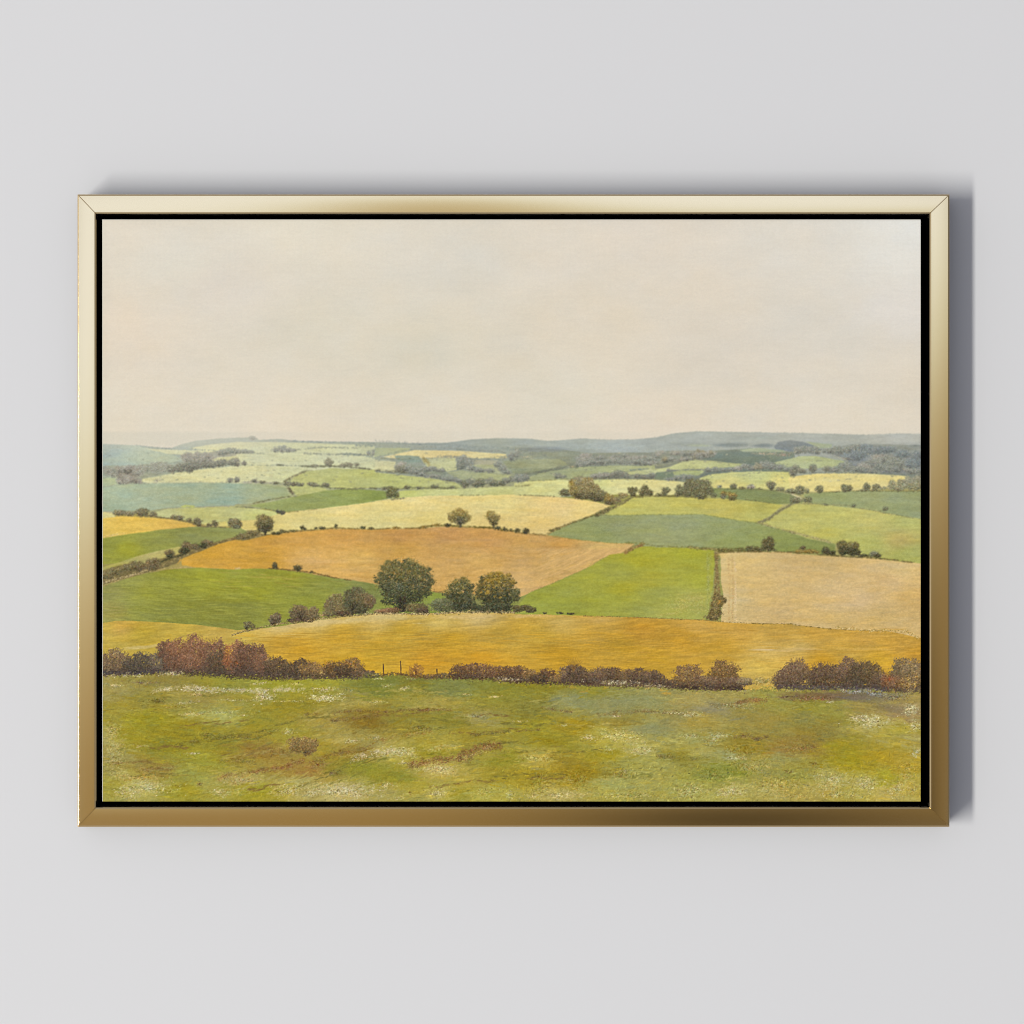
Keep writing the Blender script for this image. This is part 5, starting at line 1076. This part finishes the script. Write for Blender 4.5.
# J tile
ts('J', 240, 55, 90, 26, 300, [(200, 180, 108), (176, 158, 92), (150, 136, 80)], r=.9, flat=1.2); ts('J', 390, 98, 60, 7, 80, CR, r=.8); ts('J', 110, 100, 110, 10, 110, CR, r=.7, al=.5)
wash('J', 520, 125, 250, 26, (118, 94, 72), a=.8); wash('J', 720, 130, 170, 30, (112, 104, 92), a=.7); wash('J', 880, 190, 110, 22, (126, 112, 84), a=.6, tilt=.15)
streak('J', (100, 160), (180, 148), (260, 145), pal=RU, w=2.0, step=.05, al=.8); ts('J', 480, 140, 150, 22, 200, [(134, 86, 60), (116, 80, 62), (148, 104, 70)], r=1); ts('J', 350, 130, 60, 10, 60, 'plum', r=.9); ts('J', 90, 175, 130, 20, 260, [(196, 182, 126), (120, 102, 64), (180, 166, 110)], r=.8)
ts('J', 690, 105, 110, 14, 220, [(196, 194, 180), (170, 172, 164), (150, 150, 146), (116, 112, 110)], r=.9); ts('J', 800, 115, 90, 22, 300, [(186, 184, 168), (110, 114, 128), (90, 92, 104), (160, 160, 152)], r=.9); ts('J', 570, 155, 36, 9, 60, [(206, 196, 166)], r=.9); ts('J', 880, 130, 90, 30, 260, [(112, 104, 92), (128, 116, 84), (150, 140, 110)], r=.9)
ts('J', 760, 250, 100, 42, 800, [(212, 202, 148), (196, 188, 130), (224, 214, 166)], r=.95, al=.8); ts('J', 700, 232, 60, 18, 160, FL, r=.9); ts('J', 950, 190, 46, 34, 320, [(216, 206, 158), (196, 184, 134)], r=.95); ts('J', 970, 270, 50, 40, 260, CR, r=.9, al=.8); ts('J', 980, 400, 44, 36, 220, [(206, 200, 160), (186, 180, 134)], r=.9)
streak('J', (90, 325), (160, 318), (200, 335), (260, 325), pal=[(104, 86, 60), (120, 100, 64)], w=1.6, step=.06, al=.75); ts('J', 20, 320, 70, 26, 220, [(190, 188, 140), (176, 174, 122)], r=.9); ts('J', 100, 430, 70, 16, 140, [(184, 178, 126)], r=.9); ts('J', 130, 390, 110, 36, 200, [(150, 132, 48), (134, 118, 48)], r=1.1, al=.4)
ts('J', 420, 380, 110, 40, 300, [(142, 112, 62), (132, 106, 60), (152, 124, 70)], r=1, al=.45); ts('J', 470, 375, 30, 18, 60, BR, r=.9); ts('J', 480, 458, 34, 22, 70, BR, r=.9, al=.6); ts('J', 355, 495, 34, 14, 60, BR, r=.9, al=.6)
for tx, ty, rx, ry, n_ in [(80, 590, 90, 40, 420), (560, 530, 110, 50, 460), (740, 560, 80, 50, 420), (880, 590, 70, 44, 360), (960, 580, 50, 40, 240), (400, 612, 100, 20, 220), (300, 560, 160, 60, 300), (620, 610, 160, 26, 320), (170, 470, 160, 60, 300), (940, 480, 60, 50, 180), (930, 520, 40, 30, 120)]:
    ts('J', tx, ty, rx, ry, n_, CR if n_ > 310 else [(182, 170, 104), (200, 168, 84), (170, 160, 92)], r=.9, flat=1.1, al=.7 if n_ > 310 else .5)

# ---------------- front hedge
HB = 'umber'
def bush(tile, tx, ty, rx, ry, pal, k=1.0, r=1.0):
    """a hedge shrub: rounded ragged head, dark feet, speckled leaves"""
    (x, y), = T(tile, (tx, ty)); s = TILE[tile][2]; rx /= s; ry /= s
    y += ry * .07; ry *= .93; rx *= .97
    base = np.array(PAL[pal] if isinstance(pal, str) else pal, float)
    base = (base * .80 + np.array([146, 128, 102]) * .20) * rng.uniform(.88, 1.12)
    rough(x, y, rx, ry, .62); RIMS.append((x, y, rx, ry))
    ph = rng.uniform(0, 6.28, 3)
    def place(n, qmax, fuzz):
        a = rng.uniform(0, 6.283, n); q = np.sqrt(rng.uniform(0, qmax, n)) * (1 + np.abs(rng.normal(0, fuzz, n)))
        w = 1 + .12 * np.sin(2 * a + ph[0]) + .12 * np.sin(5 * a + ph[1]) + .09 * np.sin(12 * a + ph[2])
        px = x + np.cos(a) * q * rx * w; py = y + np.sin(a) * q * ry * w
        px = x + (px - x) * (1 + .12 * np.clip((py - y) / ry, 0, 1)); py = np.minimum(py, y + ry * .96 + rng.uniform(-.6, .4, n))
        return px, py, np.clip((y + ry - py) / (2 * ry), 0, 1)
    feet = np.array([88, 76, 66.])
    n1 = int(rx * ry * 2.6 * k) + 6
    px, py, h = place(n1, .86, .0)
    c = base.mean(0) * .90 * (1 + rng.normal(0, .07, (n1, 1)))
    f = np.clip(1.05 - h * 2.6, 0, .85)[:, None]; c = c * (1 - f) + feet * f
    dabs(px, py, np.full(n1, 1.15), np.full(n1, .95), rng.uniform(-.6, .6, n1), c, np.full(n1, .62 * min(1, k + .1)))
    n = int(rx * ry * 6.0 * k) + 10
    px, py, h = place(n, 1.0, .05)
    c = base[rng.integers(0, len(base), n)] * (1 + rng.normal(0, .09, (n, 1)))
    c = c * (0.80 + .36 * np.clip(h + rng.normal(0, .2, n), 0, 1))[:, None] + rng.normal(0, 3, (n, 3))
    f = np.clip(.9 - h * 2.4 + rng.normal(0, .2, n), 0, .8)[:, None]; c = c * (1 - f) + feet * f
    for _ in range(int(5 + rx * .9)):     # stems fanning up through the bush
        f_ = rng.uniform(-1, 1); m_ = int(6 + ry * 1.6); q_ = np.linspace(.1, rng.uniform(.75, 1.08), m_)
        col_ = base[rng.integers(0, len(base))] * rng.choice([.72, 1.28, 1.15])
        dabs(x + f_ * rx * .82 * q_ ** .8 + rng.normal(0, .15, m_), y + ry - (2 * ry * (1 - .35 * f_ * f_)) * q_, np.full(m_, .42), np.full(m_, .42), np.zeros(m_), np.array([col_] * m_), rng.uniform(.2, .6, m_))
    nt_ = int(rx * 6)
    ta = rng.uniform(-1.35, 1.35, nt_); tq = rng.uniform(.86, 1.16, nt_)
    dabs(x + np.sin(ta) * tq * rx, y - np.cos(ta) * tq * ry, rng.uniform(.6, 1.5, nt_), np.full(nt_, .32), ta - 1.57 + rng.normal(0, .5, nt_), base[rng.integers(0, len(base), nt_)] * 1.0, rng.uniform(.25, .7, nt_))
    rr = r * rng.uniform(.32, .75, n)
    dabs(px, py, rr * 1.1, rr * .7, rng.uniform(-1.4, 1.4, n), c, rng.uniform(.4, .9, n))
B1 = [(96, 80, 60), (84, 70, 56), (124, 100, 70), (140, 114, 78)]; B2 = [(74, 68, 60), (66, 60, 56), (88, 76, 60), (104, 90, 64)]; R1 = [(140, 94, 66), (124, 86, 62), (152, 106, 74), (112, 78, 58)]; R2 = [(116, 80, 60), (104, 74, 56), (132, 92, 62), (90, 68, 54)]
R3 = [(146, 88, 52), (126, 78, 50), (160, 100, 56)]; K1 = [(72, 58, 44), (60, 50, 42), (88, 68, 46), (100, 78, 48)]; K2 = [(98, 76, 46), (84, 64, 44), (124, 94, 50), (142, 108, 54)]; V1 = [(88, 68, 54), (78, 60, 52), (102, 80, 56), (112, 90, 58)]
_up = [(x_, y_ - 3.2) for x_, y_ in MEADOW]
for xa, xb, c_ in [(100, 378, (92, 76, 58)), (448, 755, (98, 78, 58)), (768, 925, (96, 80, 66))]:
    k_ = [p for p in MEADOW if xa <= p[0] <= xb]
    field([(x_, y_ - (6.0 if xa < 200 else 4.2)) for x_, y_ in k_] + [(x_, y_ + 1.0) for x_, y_ in k_[::-1]], c_, warp=1.2, grain=3)
for args in [('a', 160, 780, 104, 100, B1), ('a', 80, 820, 60, 60, B1), ('a', 350, 790, 90, 90, B2), ('a', 270, 810, 70, 60, B2), ('a', 480, 790, 90, 90, B2), ('a', 520, 700, 70, 76, R2), ('a', 600, 720, 100, 110, R1), ('a', 580, 800, 90, 70, R2), ('a', 740, 720, 100, 140, R1), ('a', 690, 790, 90, 80, R1),
             ('a', 880, 740, 90, 140, R2), ('a', 900, 790, 90, 90, K1), ('a', 1010, 760, 70, 120, R3), ('b', 20, 740, 60, 120, R1), ('b', 70, 760, 80, 120, R2), ('b', 140, 760, 90, 120, R2), ('b', 200, 800, 70, 90, R2), ('b', 300, 815, 90, 80, K1), ('b', 400, 840, 60, 56, K1), ('b', 480, 830, 90, 70, K1), ('b', 560, 840, 90, 64, K2),
             ('b', 620, 850, 40, 50, K2), ('b', 720, 840, 80, 68, K2), ('b', 860, 830, 90, 80, K2), ('b', 800, 850, 70, 50, K1), ('b', 930, 870, 90, 26, K1)]:
    bush(*args)
ts('b', 10, 790, 50, 50, 90, [(170, 100, 50), (156, 92, 50)], r=.8, flat=1); ts('b', 690, 790, 90, 40, 60, [(186, 130, 60)], r=.7, flat=1); ts('b', 840, 800, 90, 50, 70, [(186, 130, 60), (160, 116, 56)], r=.7, flat=1)
ts('b', 630, 860, 18, 40, 60, [(214, 184, 120), (190, 160, 90)], r=.8, flat=1); ts('a', 980, 700, 40, 30, 30, [(216, 170, 50)], r=.8, flat=1)
ts('a', 150, 720, 80, 50, 70, [(170, 136, 92), (190, 160, 110)], r=.7, flat=1)
hedge(T('a', (40, 860), (300, 860), (480, 850)), [(72, 66, 66), (62, 58, 62), (86, 76, 66)], w=1.4, step=.08); hedge(T('a', (640, 868), (900, 880), (1024, 888), 'b', (0, 890), (280, 905), (400, 900)), [(66, 54, 44), (80, 64, 48)], w=1.6, step=.08)
hedge(T('b', (900, 880), (1024, 882), 'c', (60, 880), (130, 868), (220, 878), (330, 890), (420, 895), (560, 890)), [(112, 84, 50), (128, 96, 56), (86, 70, 44)], w=1.0, step=.08)
bush('b', 1000, 880, 60, 14, [(96, 96, 50), (84, 76, 48)]); bush('c', 300, 850, 54, 52, [(140, 98, 44), (120, 84, 44), (166, 116, 48)], k=.55); bush('c', 400, 890, 70, 16, K2); bush('c', 500, 885, 60, 22, [(120, 96, 52), (98, 80, 50)])
hedge(T('c', (300, 900), (302, 850)), [(112, 76, 40)], w=.8, step=.12)
C1 = [(92, 66, 46), (78, 56, 44), (112, 80, 50), (128, 94, 50)]
for args in [('c', 620, 850, 70, 56, C1), ('c', 710, 845, 64, 56, C1), ('c', 800, 850, 74, 60, C1), ('c', 880, 860, 60, 52, C1), ('c', 960, 860, 70, 46, C1), ('c', 1010, 860, 60, 44, C1), ('d', 30, 865, 70, 56, C1), ('d', 110, 880, 60, 44, K2), ('d', 235, 880, 66, 52, C1), ('d', 170, 900, 60, 30, K1), ('d', 320, 905, 60, 34, K2),
             ('d', 400, 870, 80, 64, V1), ('d', 440, 840, 60, 40, V1), ('d', 480, 880, 80, 56, V1), ('d', 560, 890, 80, 50, V1), ('d', 640, 875, 90, 60, V1), ('d', 730, 880, 80, 60, V1), ('d', 820, 885, 80, 54, [(112, 86, 56), (96, 74, 52), (132, 104, 60)]), ('d', 910, 885, 80, 56, V1), ('d', 1000, 895, 80, 56, V1),
             ('e', 0, 885, 44, 40, V1), ('e', 60, 930, 90, 26, V1), ('e', 245, 890, 120, 92, [(120, 92, 54), (102, 78, 50), (140, 108, 58), (86, 66, 50)]), ('e', 380, 920, 90, 40, V1), ('e', 510, 870, 116, 100, [(132, 100, 54), (114, 86, 52), (150, 114, 58), (96, 74, 50)]), ('e', 420, 930, 80, 44, V1), ('e', 590, 930, 90, 40, V1), ('e', 260, 955, 80, 26, K1), ('e', 560, 960, 80, 22, K1),
             ('e', 660, 925, 60, 26, [(132, 116, 80), (104, 90, 66)]), ('e', 1000, 880, 90, 100, V1), ('e', 930, 910, 70, 70, V1), ('f', 50, 860, 90, 110, [(104, 80, 56), (88, 70, 54), (124, 98, 64)]), ('f', 10, 880, 70, 100, V1), ('f', 240, 880, 110, 100, V1), ('f', 180, 900, 70, 76, V1), ('f', 330, 890, 90, 90, V1), ('f', 430, 860, 100, 110, V1), ('f', 510, 870, 90, 110, [(92, 74, 52), (78, 66, 50), (108, 90, 58)]),
             ('f', 600, 880, 80, 100, [(102, 80, 52), (86, 72, 50), (122, 98, 58)]), ('f', 660, 910, 60, 60, V1), ('f', 730, 930, 60, 66, [(132, 86, 54), (112, 78, 54)]), ('f', 860, 850, 130, 100, [(104, 86, 60), (88, 76, 58), (122, 102, 66)]), ('f', 900, 880, 90, 120, [(110, 90, 60), (92, 78, 58), (128, 108, 68)]), ('f', 800, 940, 80, 60, [(124, 88, 56), (104, 80, 56)])]:
    bush(*args)
ts('f', 870, 940, 110, 70, 420, [(206, 170, 92), (186, 148, 80), (112, 90, 58), (220, 186, 110)], r=.8, flat=1, al=.85)
ts('f', 930, 890, 60, 60, 90, [(206, 170, 92)], r=.7, flat=1)
ts('f', 730, 910, 60, 50, 60, [(176, 104, 56)], r=.8, flat=1); ts('f', 300, 930, 260, 40, 90, [(176, 140, 70), (150, 118, 62)], r=.7, flat=1)
for tx, top_, bot_ in [(60, 800, 878), (187, 778, 878), (452, 835, 882)]:
    hedge(T('c', (tx, top_), (tx + 3, bot_)), [(104, 82, 52), (86, 68, 46), (118, 94, 58)], w=.25, step=.10, r=.62, al=.95) if False else None
    (x, ya), (x2, yb) = T('c', (tx, top_), (tx + 4, bot_))
    n = 26; q = np.linspace(0, 1, n)
    dabs(x + (x2 - x) * q, ya + (yb - ya) * q, np.full(n, .62), np.full(n, .7), np.zeros(n), np.array([[98, 76, 48]] * n) * rng.uniform(.85, 1.1, (n, 1)), np.full(n, .85))
# bare sapling rising from hedge
(x0_, y0_), = T('d', (430, 850))
for k in range(11):
    f = (k - 5) / 5; q = np.linspace(0, 1, 18)
    dabs(x0_ + f * 8.5 * q ** 1.2, y0_ - (14 - 4 * abs(f)) * q, np.full(18, .42), np.full(18, .42), np.zeros(18), np.array([[122, 92, 52]] * 18) * 1., (.75 - .5 * q))
# feet of the hedge: pale stones and dark line
hedge(T('c', (560, 900), (880, 905), 'd', (0, 925), (300, 938), (560, 940)), [(72, 54, 42), (88, 66, 46)], w=1.0, step=.10)
hedge(T('e', (0, 950), (200, 970), (400, 975), (640, 978)), [(72, 58, 50), (88, 68, 52), (60, 48, 44)], w=1.6, step=.07)
hedge(T('f', (0, 965), (300, 975), (450, 975), (700, 985)), [(84, 76, 76), (74, 66, 66), (100, 88, 78)], w=1.6, step=.08)
hedge(T('e', (900, 960), (1024, 965)), 'plum', w=1.2, step=.1)
ts('c', 940, 908, 90, 16, 120, FL, r=.9, al=.95); ts('d', 40, 915, 70, 9, 90, FL, r=.9, al=.95); ts('d', 780, 935, 230, 22, 420, FL, r=.8, al=.95, tilt=.03); ts('d', 1000, 955, 90, 10, 80, FL, r=.8, al=.9)
ts('a', 150, 882, 200, 10, 200, FL, r=.9, al=.9, tilt=-.02); ts('a', 540, 868, 110, 12, 150, FL, r=.9, al=.9); ts('e', 80, 962, 100, 6, 80, FL, r=.7, al=.8); ts('e', 330, 985, 60, 12, 50, FL, r=.9)
ts('f', 390, 990, 50, 14, 100, [(206, 200, 176), (180, 174, 150)], r=.9); ts('f', 580, 990, 80, 14, 140, [(196, 192, 176), (150, 148, 144)], r=.9); ts('f', 60, 985, 70, 14, 90, CR, r=.8); ts('e', 760, 930, 80, 50, 260, [(206, 186, 120), (176, 158, 96), (150, 134, 84)], r=.8, flat=1.2)
ts('b', 400, 905, 120, 8, 60, [(206, 190, 130), (176, 164, 90)], r=.8); ts('c', 270, 905, 40, 6, 30, FL, r=.8); ts('c', 30, 905, 60, 10, 50, CR, r=.8)
drag(1500, 102, 921, 680, 802, (.7, 2.2), (.35, .7), 2.4, 1.4, .07, .7, .22)
drag(1500, 500, 921, 765, 802, (.8, 2.4), (.35, .7), 4, 3, .10, .85, .5)
# grass tufts over hedge feet
for k in range(700):
    xx = rng.uniform(102, 920); yb = float(np.interp(xx, [p[0] for p in MEADOW], [p[1] for p in MEADOW])) + rng.uniform(0, 2.5)
    dabs([xx], [yb], [rng.uniform(.8, 1.8)], [.4], np.array([rng.normal(0, .5)]), np.array([[150, 146, 62] if k % 2 else [120, 118, 54]]) * rng.uniform(.85, 1.1), [.6])

# crowns broken into the ground behind them: every rim restated with small lost-and-found touches
for x_, y_, rx_, ry_ in RIMS:
    n = int(6 + (rx_ + ry_) * 5.0)
    a = rng.uniform(0, 6.283, n); q = rng.normal(1.0, .13, n)
    px = x_ + np.cos(a) * q * rx_; py = y_ + np.sin(a) * q * ry_
    jj = .5 + .12 * min(rx_, ry_)
    sx_ = np.clip(((px + rng.normal(0, jj, n) - CX0) / (CX1 - CX0) * WD).astype(int), 0, WD - 1); sy_ = np.clip(((py + rng.normal(0, jj, n) - CY0) / (CY1 - CY0) * HT).astype(int), 0, HT - 1)
    dabs(px, py, rng.uniform(.4, 1.1, n), rng.uniform(.3, .5, n), rng.uniform(-1.5, 1.5, n), IMG[sy_, sx_] * rng.uniform(.93, 1.07, (n, 1)), rng.uniform(.35, .8, n))
    if ry_ > 1.6:   # shaded foot, lit crown
        m_ = int(4 + rx_ * 3)
        px = x_ + rng.uniform(-.8, .8, m_) * rx_; lo = rng.uniform(0, 1, m_) < .6
        py = np.where(lo, y_ + ry_ * rng.uniform(.35, .95, m_), y_ - ry_ * rng.uniform(.3, .9, m_))
        sx_ = np.clip(((px - CX0) / (CX1 - CX0) * WD).astype(int), 0, WD - 1); sy_ = np.clip(((py - CY0) / (CY1 - CY0) * HT).astype(int), 0, HT - 1)
        cc = IMG[sy_, sx_]; lum_ = cc.mean(1); ok = lum_ < 138
        dabs(px[ok], py[ok], rng.uniform(.5, 1.1, m_)[ok], rng.uniform(.35, .6, m_)[ok], rng.uniform(-1, 1, m_)[ok], (cc * np.where(lo, .80, 1.16)[:, None])[ok], np.full(m_, .6)[ok])
# small broken hedgerow touches in the far country
for x0_, x1_, y0_, y1_, nn in [(380, 520, 452, 488, 420), (520, 800, 452, 482, 620), (800, 918, 448, 482, 320), (104, 380, 446, 482, 260)]:
    px = rng.uniform(x0_, x1_, nn); py = rng.uniform(y0_, y1_, nn)
    g_ = gap_at(px, py) > .15; px, py = px[g_], py[g_]; m_ = len(px)
    cc = np.array([[132, 132, 116], [118, 122, 110], [150, 146, 124], [206, 198, 160]], float)[rng.choice(4, m_, p=[.34, .3, .2, .16])]
    dabs(px, py, rng.uniform(.6, 1.8, m_), rng.uniform(.3, .6, m_), rng.normal(.05, .25, m_), cc, rng.uniform(.25, .65, m_))
# hedge and grass worked into each other wet
mx_ = [p[0] for p in MEADOW]; my_ = [p[1] for p in MEADOW]
n = 2600; x = rng.uniform(103, 920, n); y = np.interp(x, mx_, my_) + rng.normal(0, 1.9, n)
sy_ = np.clip(((y + rng.normal(0, 2.4, n) - CY0) / (CY1 - CY0) * HT).astype(int), 0, HT - 1); sx_ = np.clip(((x + rng.normal(0, 2, n) - CX0) / (CX1 - CX0) * WD).astype(int), 0, WD - 1)
dabs(x, y, rng.uniform(.5, 1.3, n), rng.uniform(.35, .7, n), rng.normal(-.3, .8, n), IMG[sy_, sx_] * rng.uniform(.88, 1.12, (n, 1)), rng.uniform(.4, .85, n))
# far fields knocked back with a pale scumble, edges softened
k_ = np.clip((474 - GY) / 34, 0, 1) * .24 + np.clip((453 - GY) / 10, 0, 1) * np.clip((330 - GX) / 120, 0, 1) * .30
k_ = k_ * (1 - .75 * np.clip((GX - 740) / 90, 0, 1) * np.clip((GY - 440) / 6, 0, 1))
k_ = (k_ * np.clip((GY - 430.5) / 3, 0, 1))[..., None]
IMG = IMG * (1 - k_) + np.array([208, 203, 184], np.float32) * k_
e_w = np.clip((640 - GY) / 80, .25, 1)[..., None]
IMG = IMG * (1 - e_w) + soft(IMG, 3) * e_w
# the greens lean to yellow ochre
g_ = np.maximum(IMG[..., 1] - IMG[..., 0], 0) * np.clip((IMG[..., 1] - IMG[..., 2] - 16) / 24, 0.15, 1)
IMG[..., 0] += .5 * g_; IMG[..., 1] -= .06 * g_
# dry broken grain, strongest in foliage and flowers
gr = np.random.default_rng(91)
def fine(cell, seed):
    return vnoise(cell, cell * .9, seed)
G1 = fine(1.15, 301) + .6 * fine(.8, 302) + .5 * fine(2.2, 305)
G2_ = fine(1.6, 303); G3_ = fine(1.3, 304)
land = np.clip((GY - 441) / 6, 0, 1)
near_ = np.clip((GY - 672) / 6, 0, 1)
amp = 1.1 + land * (1.4 + 2.2 * near_) + 10.5 * soft(ROUGH, 1)
IMG += amp[..., None] * (G1[..., None] * np.array([1, 1, .95], np.float32) + .35 * G2_[..., None] * np.array([1, 0, -1], np.float32) + .2 * G3_[..., None] * np.array([-.6, 1, -.4], np.float32))
# crisp, dry edges: the paint film breaks sharply from stroke to stroke
IMG += (0.95 - .30 * near_[..., None]) * (IMG - soft(IMG, 3)) + .12 * (IMG - soft(IMG, 14))
# a last thin scumble of brush texture
lum = 1 + 0.010 * fbm(6, 1.2, 61, 2) + 0.006 * NG
low_part = np.clip((GY - 440) / 40, 0, 1)
IMG *= (1 + (lum - 1) * (0.4 + low_part))[..., None]
np.clip(IMG, 8, 245, out=IMG)

# ---------------- turn the painting into a surface
m_paint, tr, bs = material('oil_paint', (0.5, 0.5, 0.5), 0.7, 0, 0.08)
at = tr.nodes.new('ShaderNodeAttribute'); at.attribute_name = 'pigment'
tr.links.new(at.outputs['Color'], bs.inputs['Base Color'])
tcn = tr.nodes.new('ShaderNodeTexCoord')
wv = []
for rot in (0, math.radians(90)):
    mp_ = tr.nodes.new('ShaderNodeMapping'); mp_.inputs['Rotation'].default_value = (0, rot, 0)
    w_ = tr.nodes.new('ShaderNodeTexWave'); w_.inputs['Scale'].default_value = 260; w_.inputs['Distortion'].default_value = 1.5
    tr.links.new(tcn.outputs['Object'], mp_.inputs[0]); tr.links.new(mp_.outputs[0], w_.inputs['Vector']); wv.append(w_)
ad = tr.nodes.new('ShaderNodeMath'); ad.operation = 'ADD'
tr.links.new(wv[0].outputs['Fac'], ad.inputs[0]); tr.links.new(wv[1].outputs['Fac'], ad.inputs[1])
bp = tr.nodes.new('ShaderNodeBump'); bp.inputs['Strength'].default_value = 0.05; bp.inputs['Distance'].default_value = 0.0003
tr.links.new(ad.outputs[0], bp.inputs['Height']); tr.links.new(bp.outputs[0], bs.inputs['Normal'])

lin = np.where(IMG / 255 <= 0.04045, IMG / 255 / 12.92, ((IMG / 255 + 0.055) / 1.055) ** 2.4).astype(np.float32)
PIG = 1.0      # pigment calibration against the wall's light
lin *= PIG
DEP = 0.0045
kk = (CAM_D + DEP) / CAM_D
relief = (fbm(5, 1.6, 71, 3) * (0.25 + 0.75 * low_part) + NG * 0.35) * 0.000022
vx = (GX - 512) * MM * kk; vz = (512 - GY) * MM * kk
vy = DEP - relief
co = np.stack([vx, vy, vz], -1).reshape(-1, 3).astype(np.float32)
idx = np.arange(HT * WD, dtype=np.int32).reshape(HT, WD)
quads = np.stack([idx[1:, :-1], idx[1:, 1:], idx[:-1, 1:], idx[:-1, :-1]], -1).reshape(-1, 4)
me = bpy.data.meshes.new('painted_surface')
me.vertices.add(len(co)); me.vertices.foreach_set('co', co.ravel())
nq = len(quads)
me.loops.add(nq * 4); me.loops.foreach_set('vertex_index', quads.ravel())
me.polygons.add(nq); me.polygons.foreach_set('loop_start', np.arange(0, nq * 4, 4, dtype=np.int32))
me.update(calc_edges=True)
me.polygons.foreach_set('use_smooth', np.ones(nq, bool))
ca_ = me.color_attributes.new('pigment', 'FLOAT_COLOR', 'POINT')
rgba = np.concatenate([lin.reshape(-1, 3), np.ones((HT * WD, 1), np.float32)], 1)
ca_.data.foreach_set('color', rgba.ravel())
me.update()

# canvas stretched over its bars: white primed sides, softened front edge; pale left and top rim imitates an edge highlight
m_prime, tr, bs = material('primed_canvas', (0.74, 0.71, 0.62), 0.85, 0, 0.2)
add_bump(tr, bs, 900, 2, 0.15, 0.0002)
def cbox():
    e0 = 0.0006
    X0, X1 = (CX0 - 512) * MM * kk, (CX1 - 512) * MM * kk
    Z0, Z1 = (512 - CY1) * MM * kk, (512 - CY0) * MM * kk
    V_ = []; F = []
    el, et, er_, eb = 0.0003, 0.0006, 0.0002, 0.0002
    for (a, b_, c_, d_, y) in [(X0 + .0002, X1 - .0004, Z0 + .0004, Z1 - .0002, DEP + .0003), (X0 - el, X1 - .0003, Z0 + .0003, Z1 + et, DEP + .0007), (X0 - el - .0001, X1 - .0003, Z0 + .0003, Z1 + et + .0001, 0.0213)]:
        V_ += [(a, y, c_), (b_, y, c_), (b_, y, d_), (a, y, d_)]
    F.append((0, 1, 2, 3)); F.append((11, 10, 9, 8))
    for k in range(2):
        for i in range(4):
            j = (i + 1) % 4
            F.append((k * 4 + i, k * 4 + j, k * 4 + 4 + j, k * 4 + 4 + i))
    return mesh_from('canvas', V_, F)
canvas = link('canvas', cbox(), m_prime, root)
link('painted_surface', me, m_paint, canvas)
# small wooden cleat behind the tray holding the picture off the wall is hidden; the tray itself is fixed to the rails
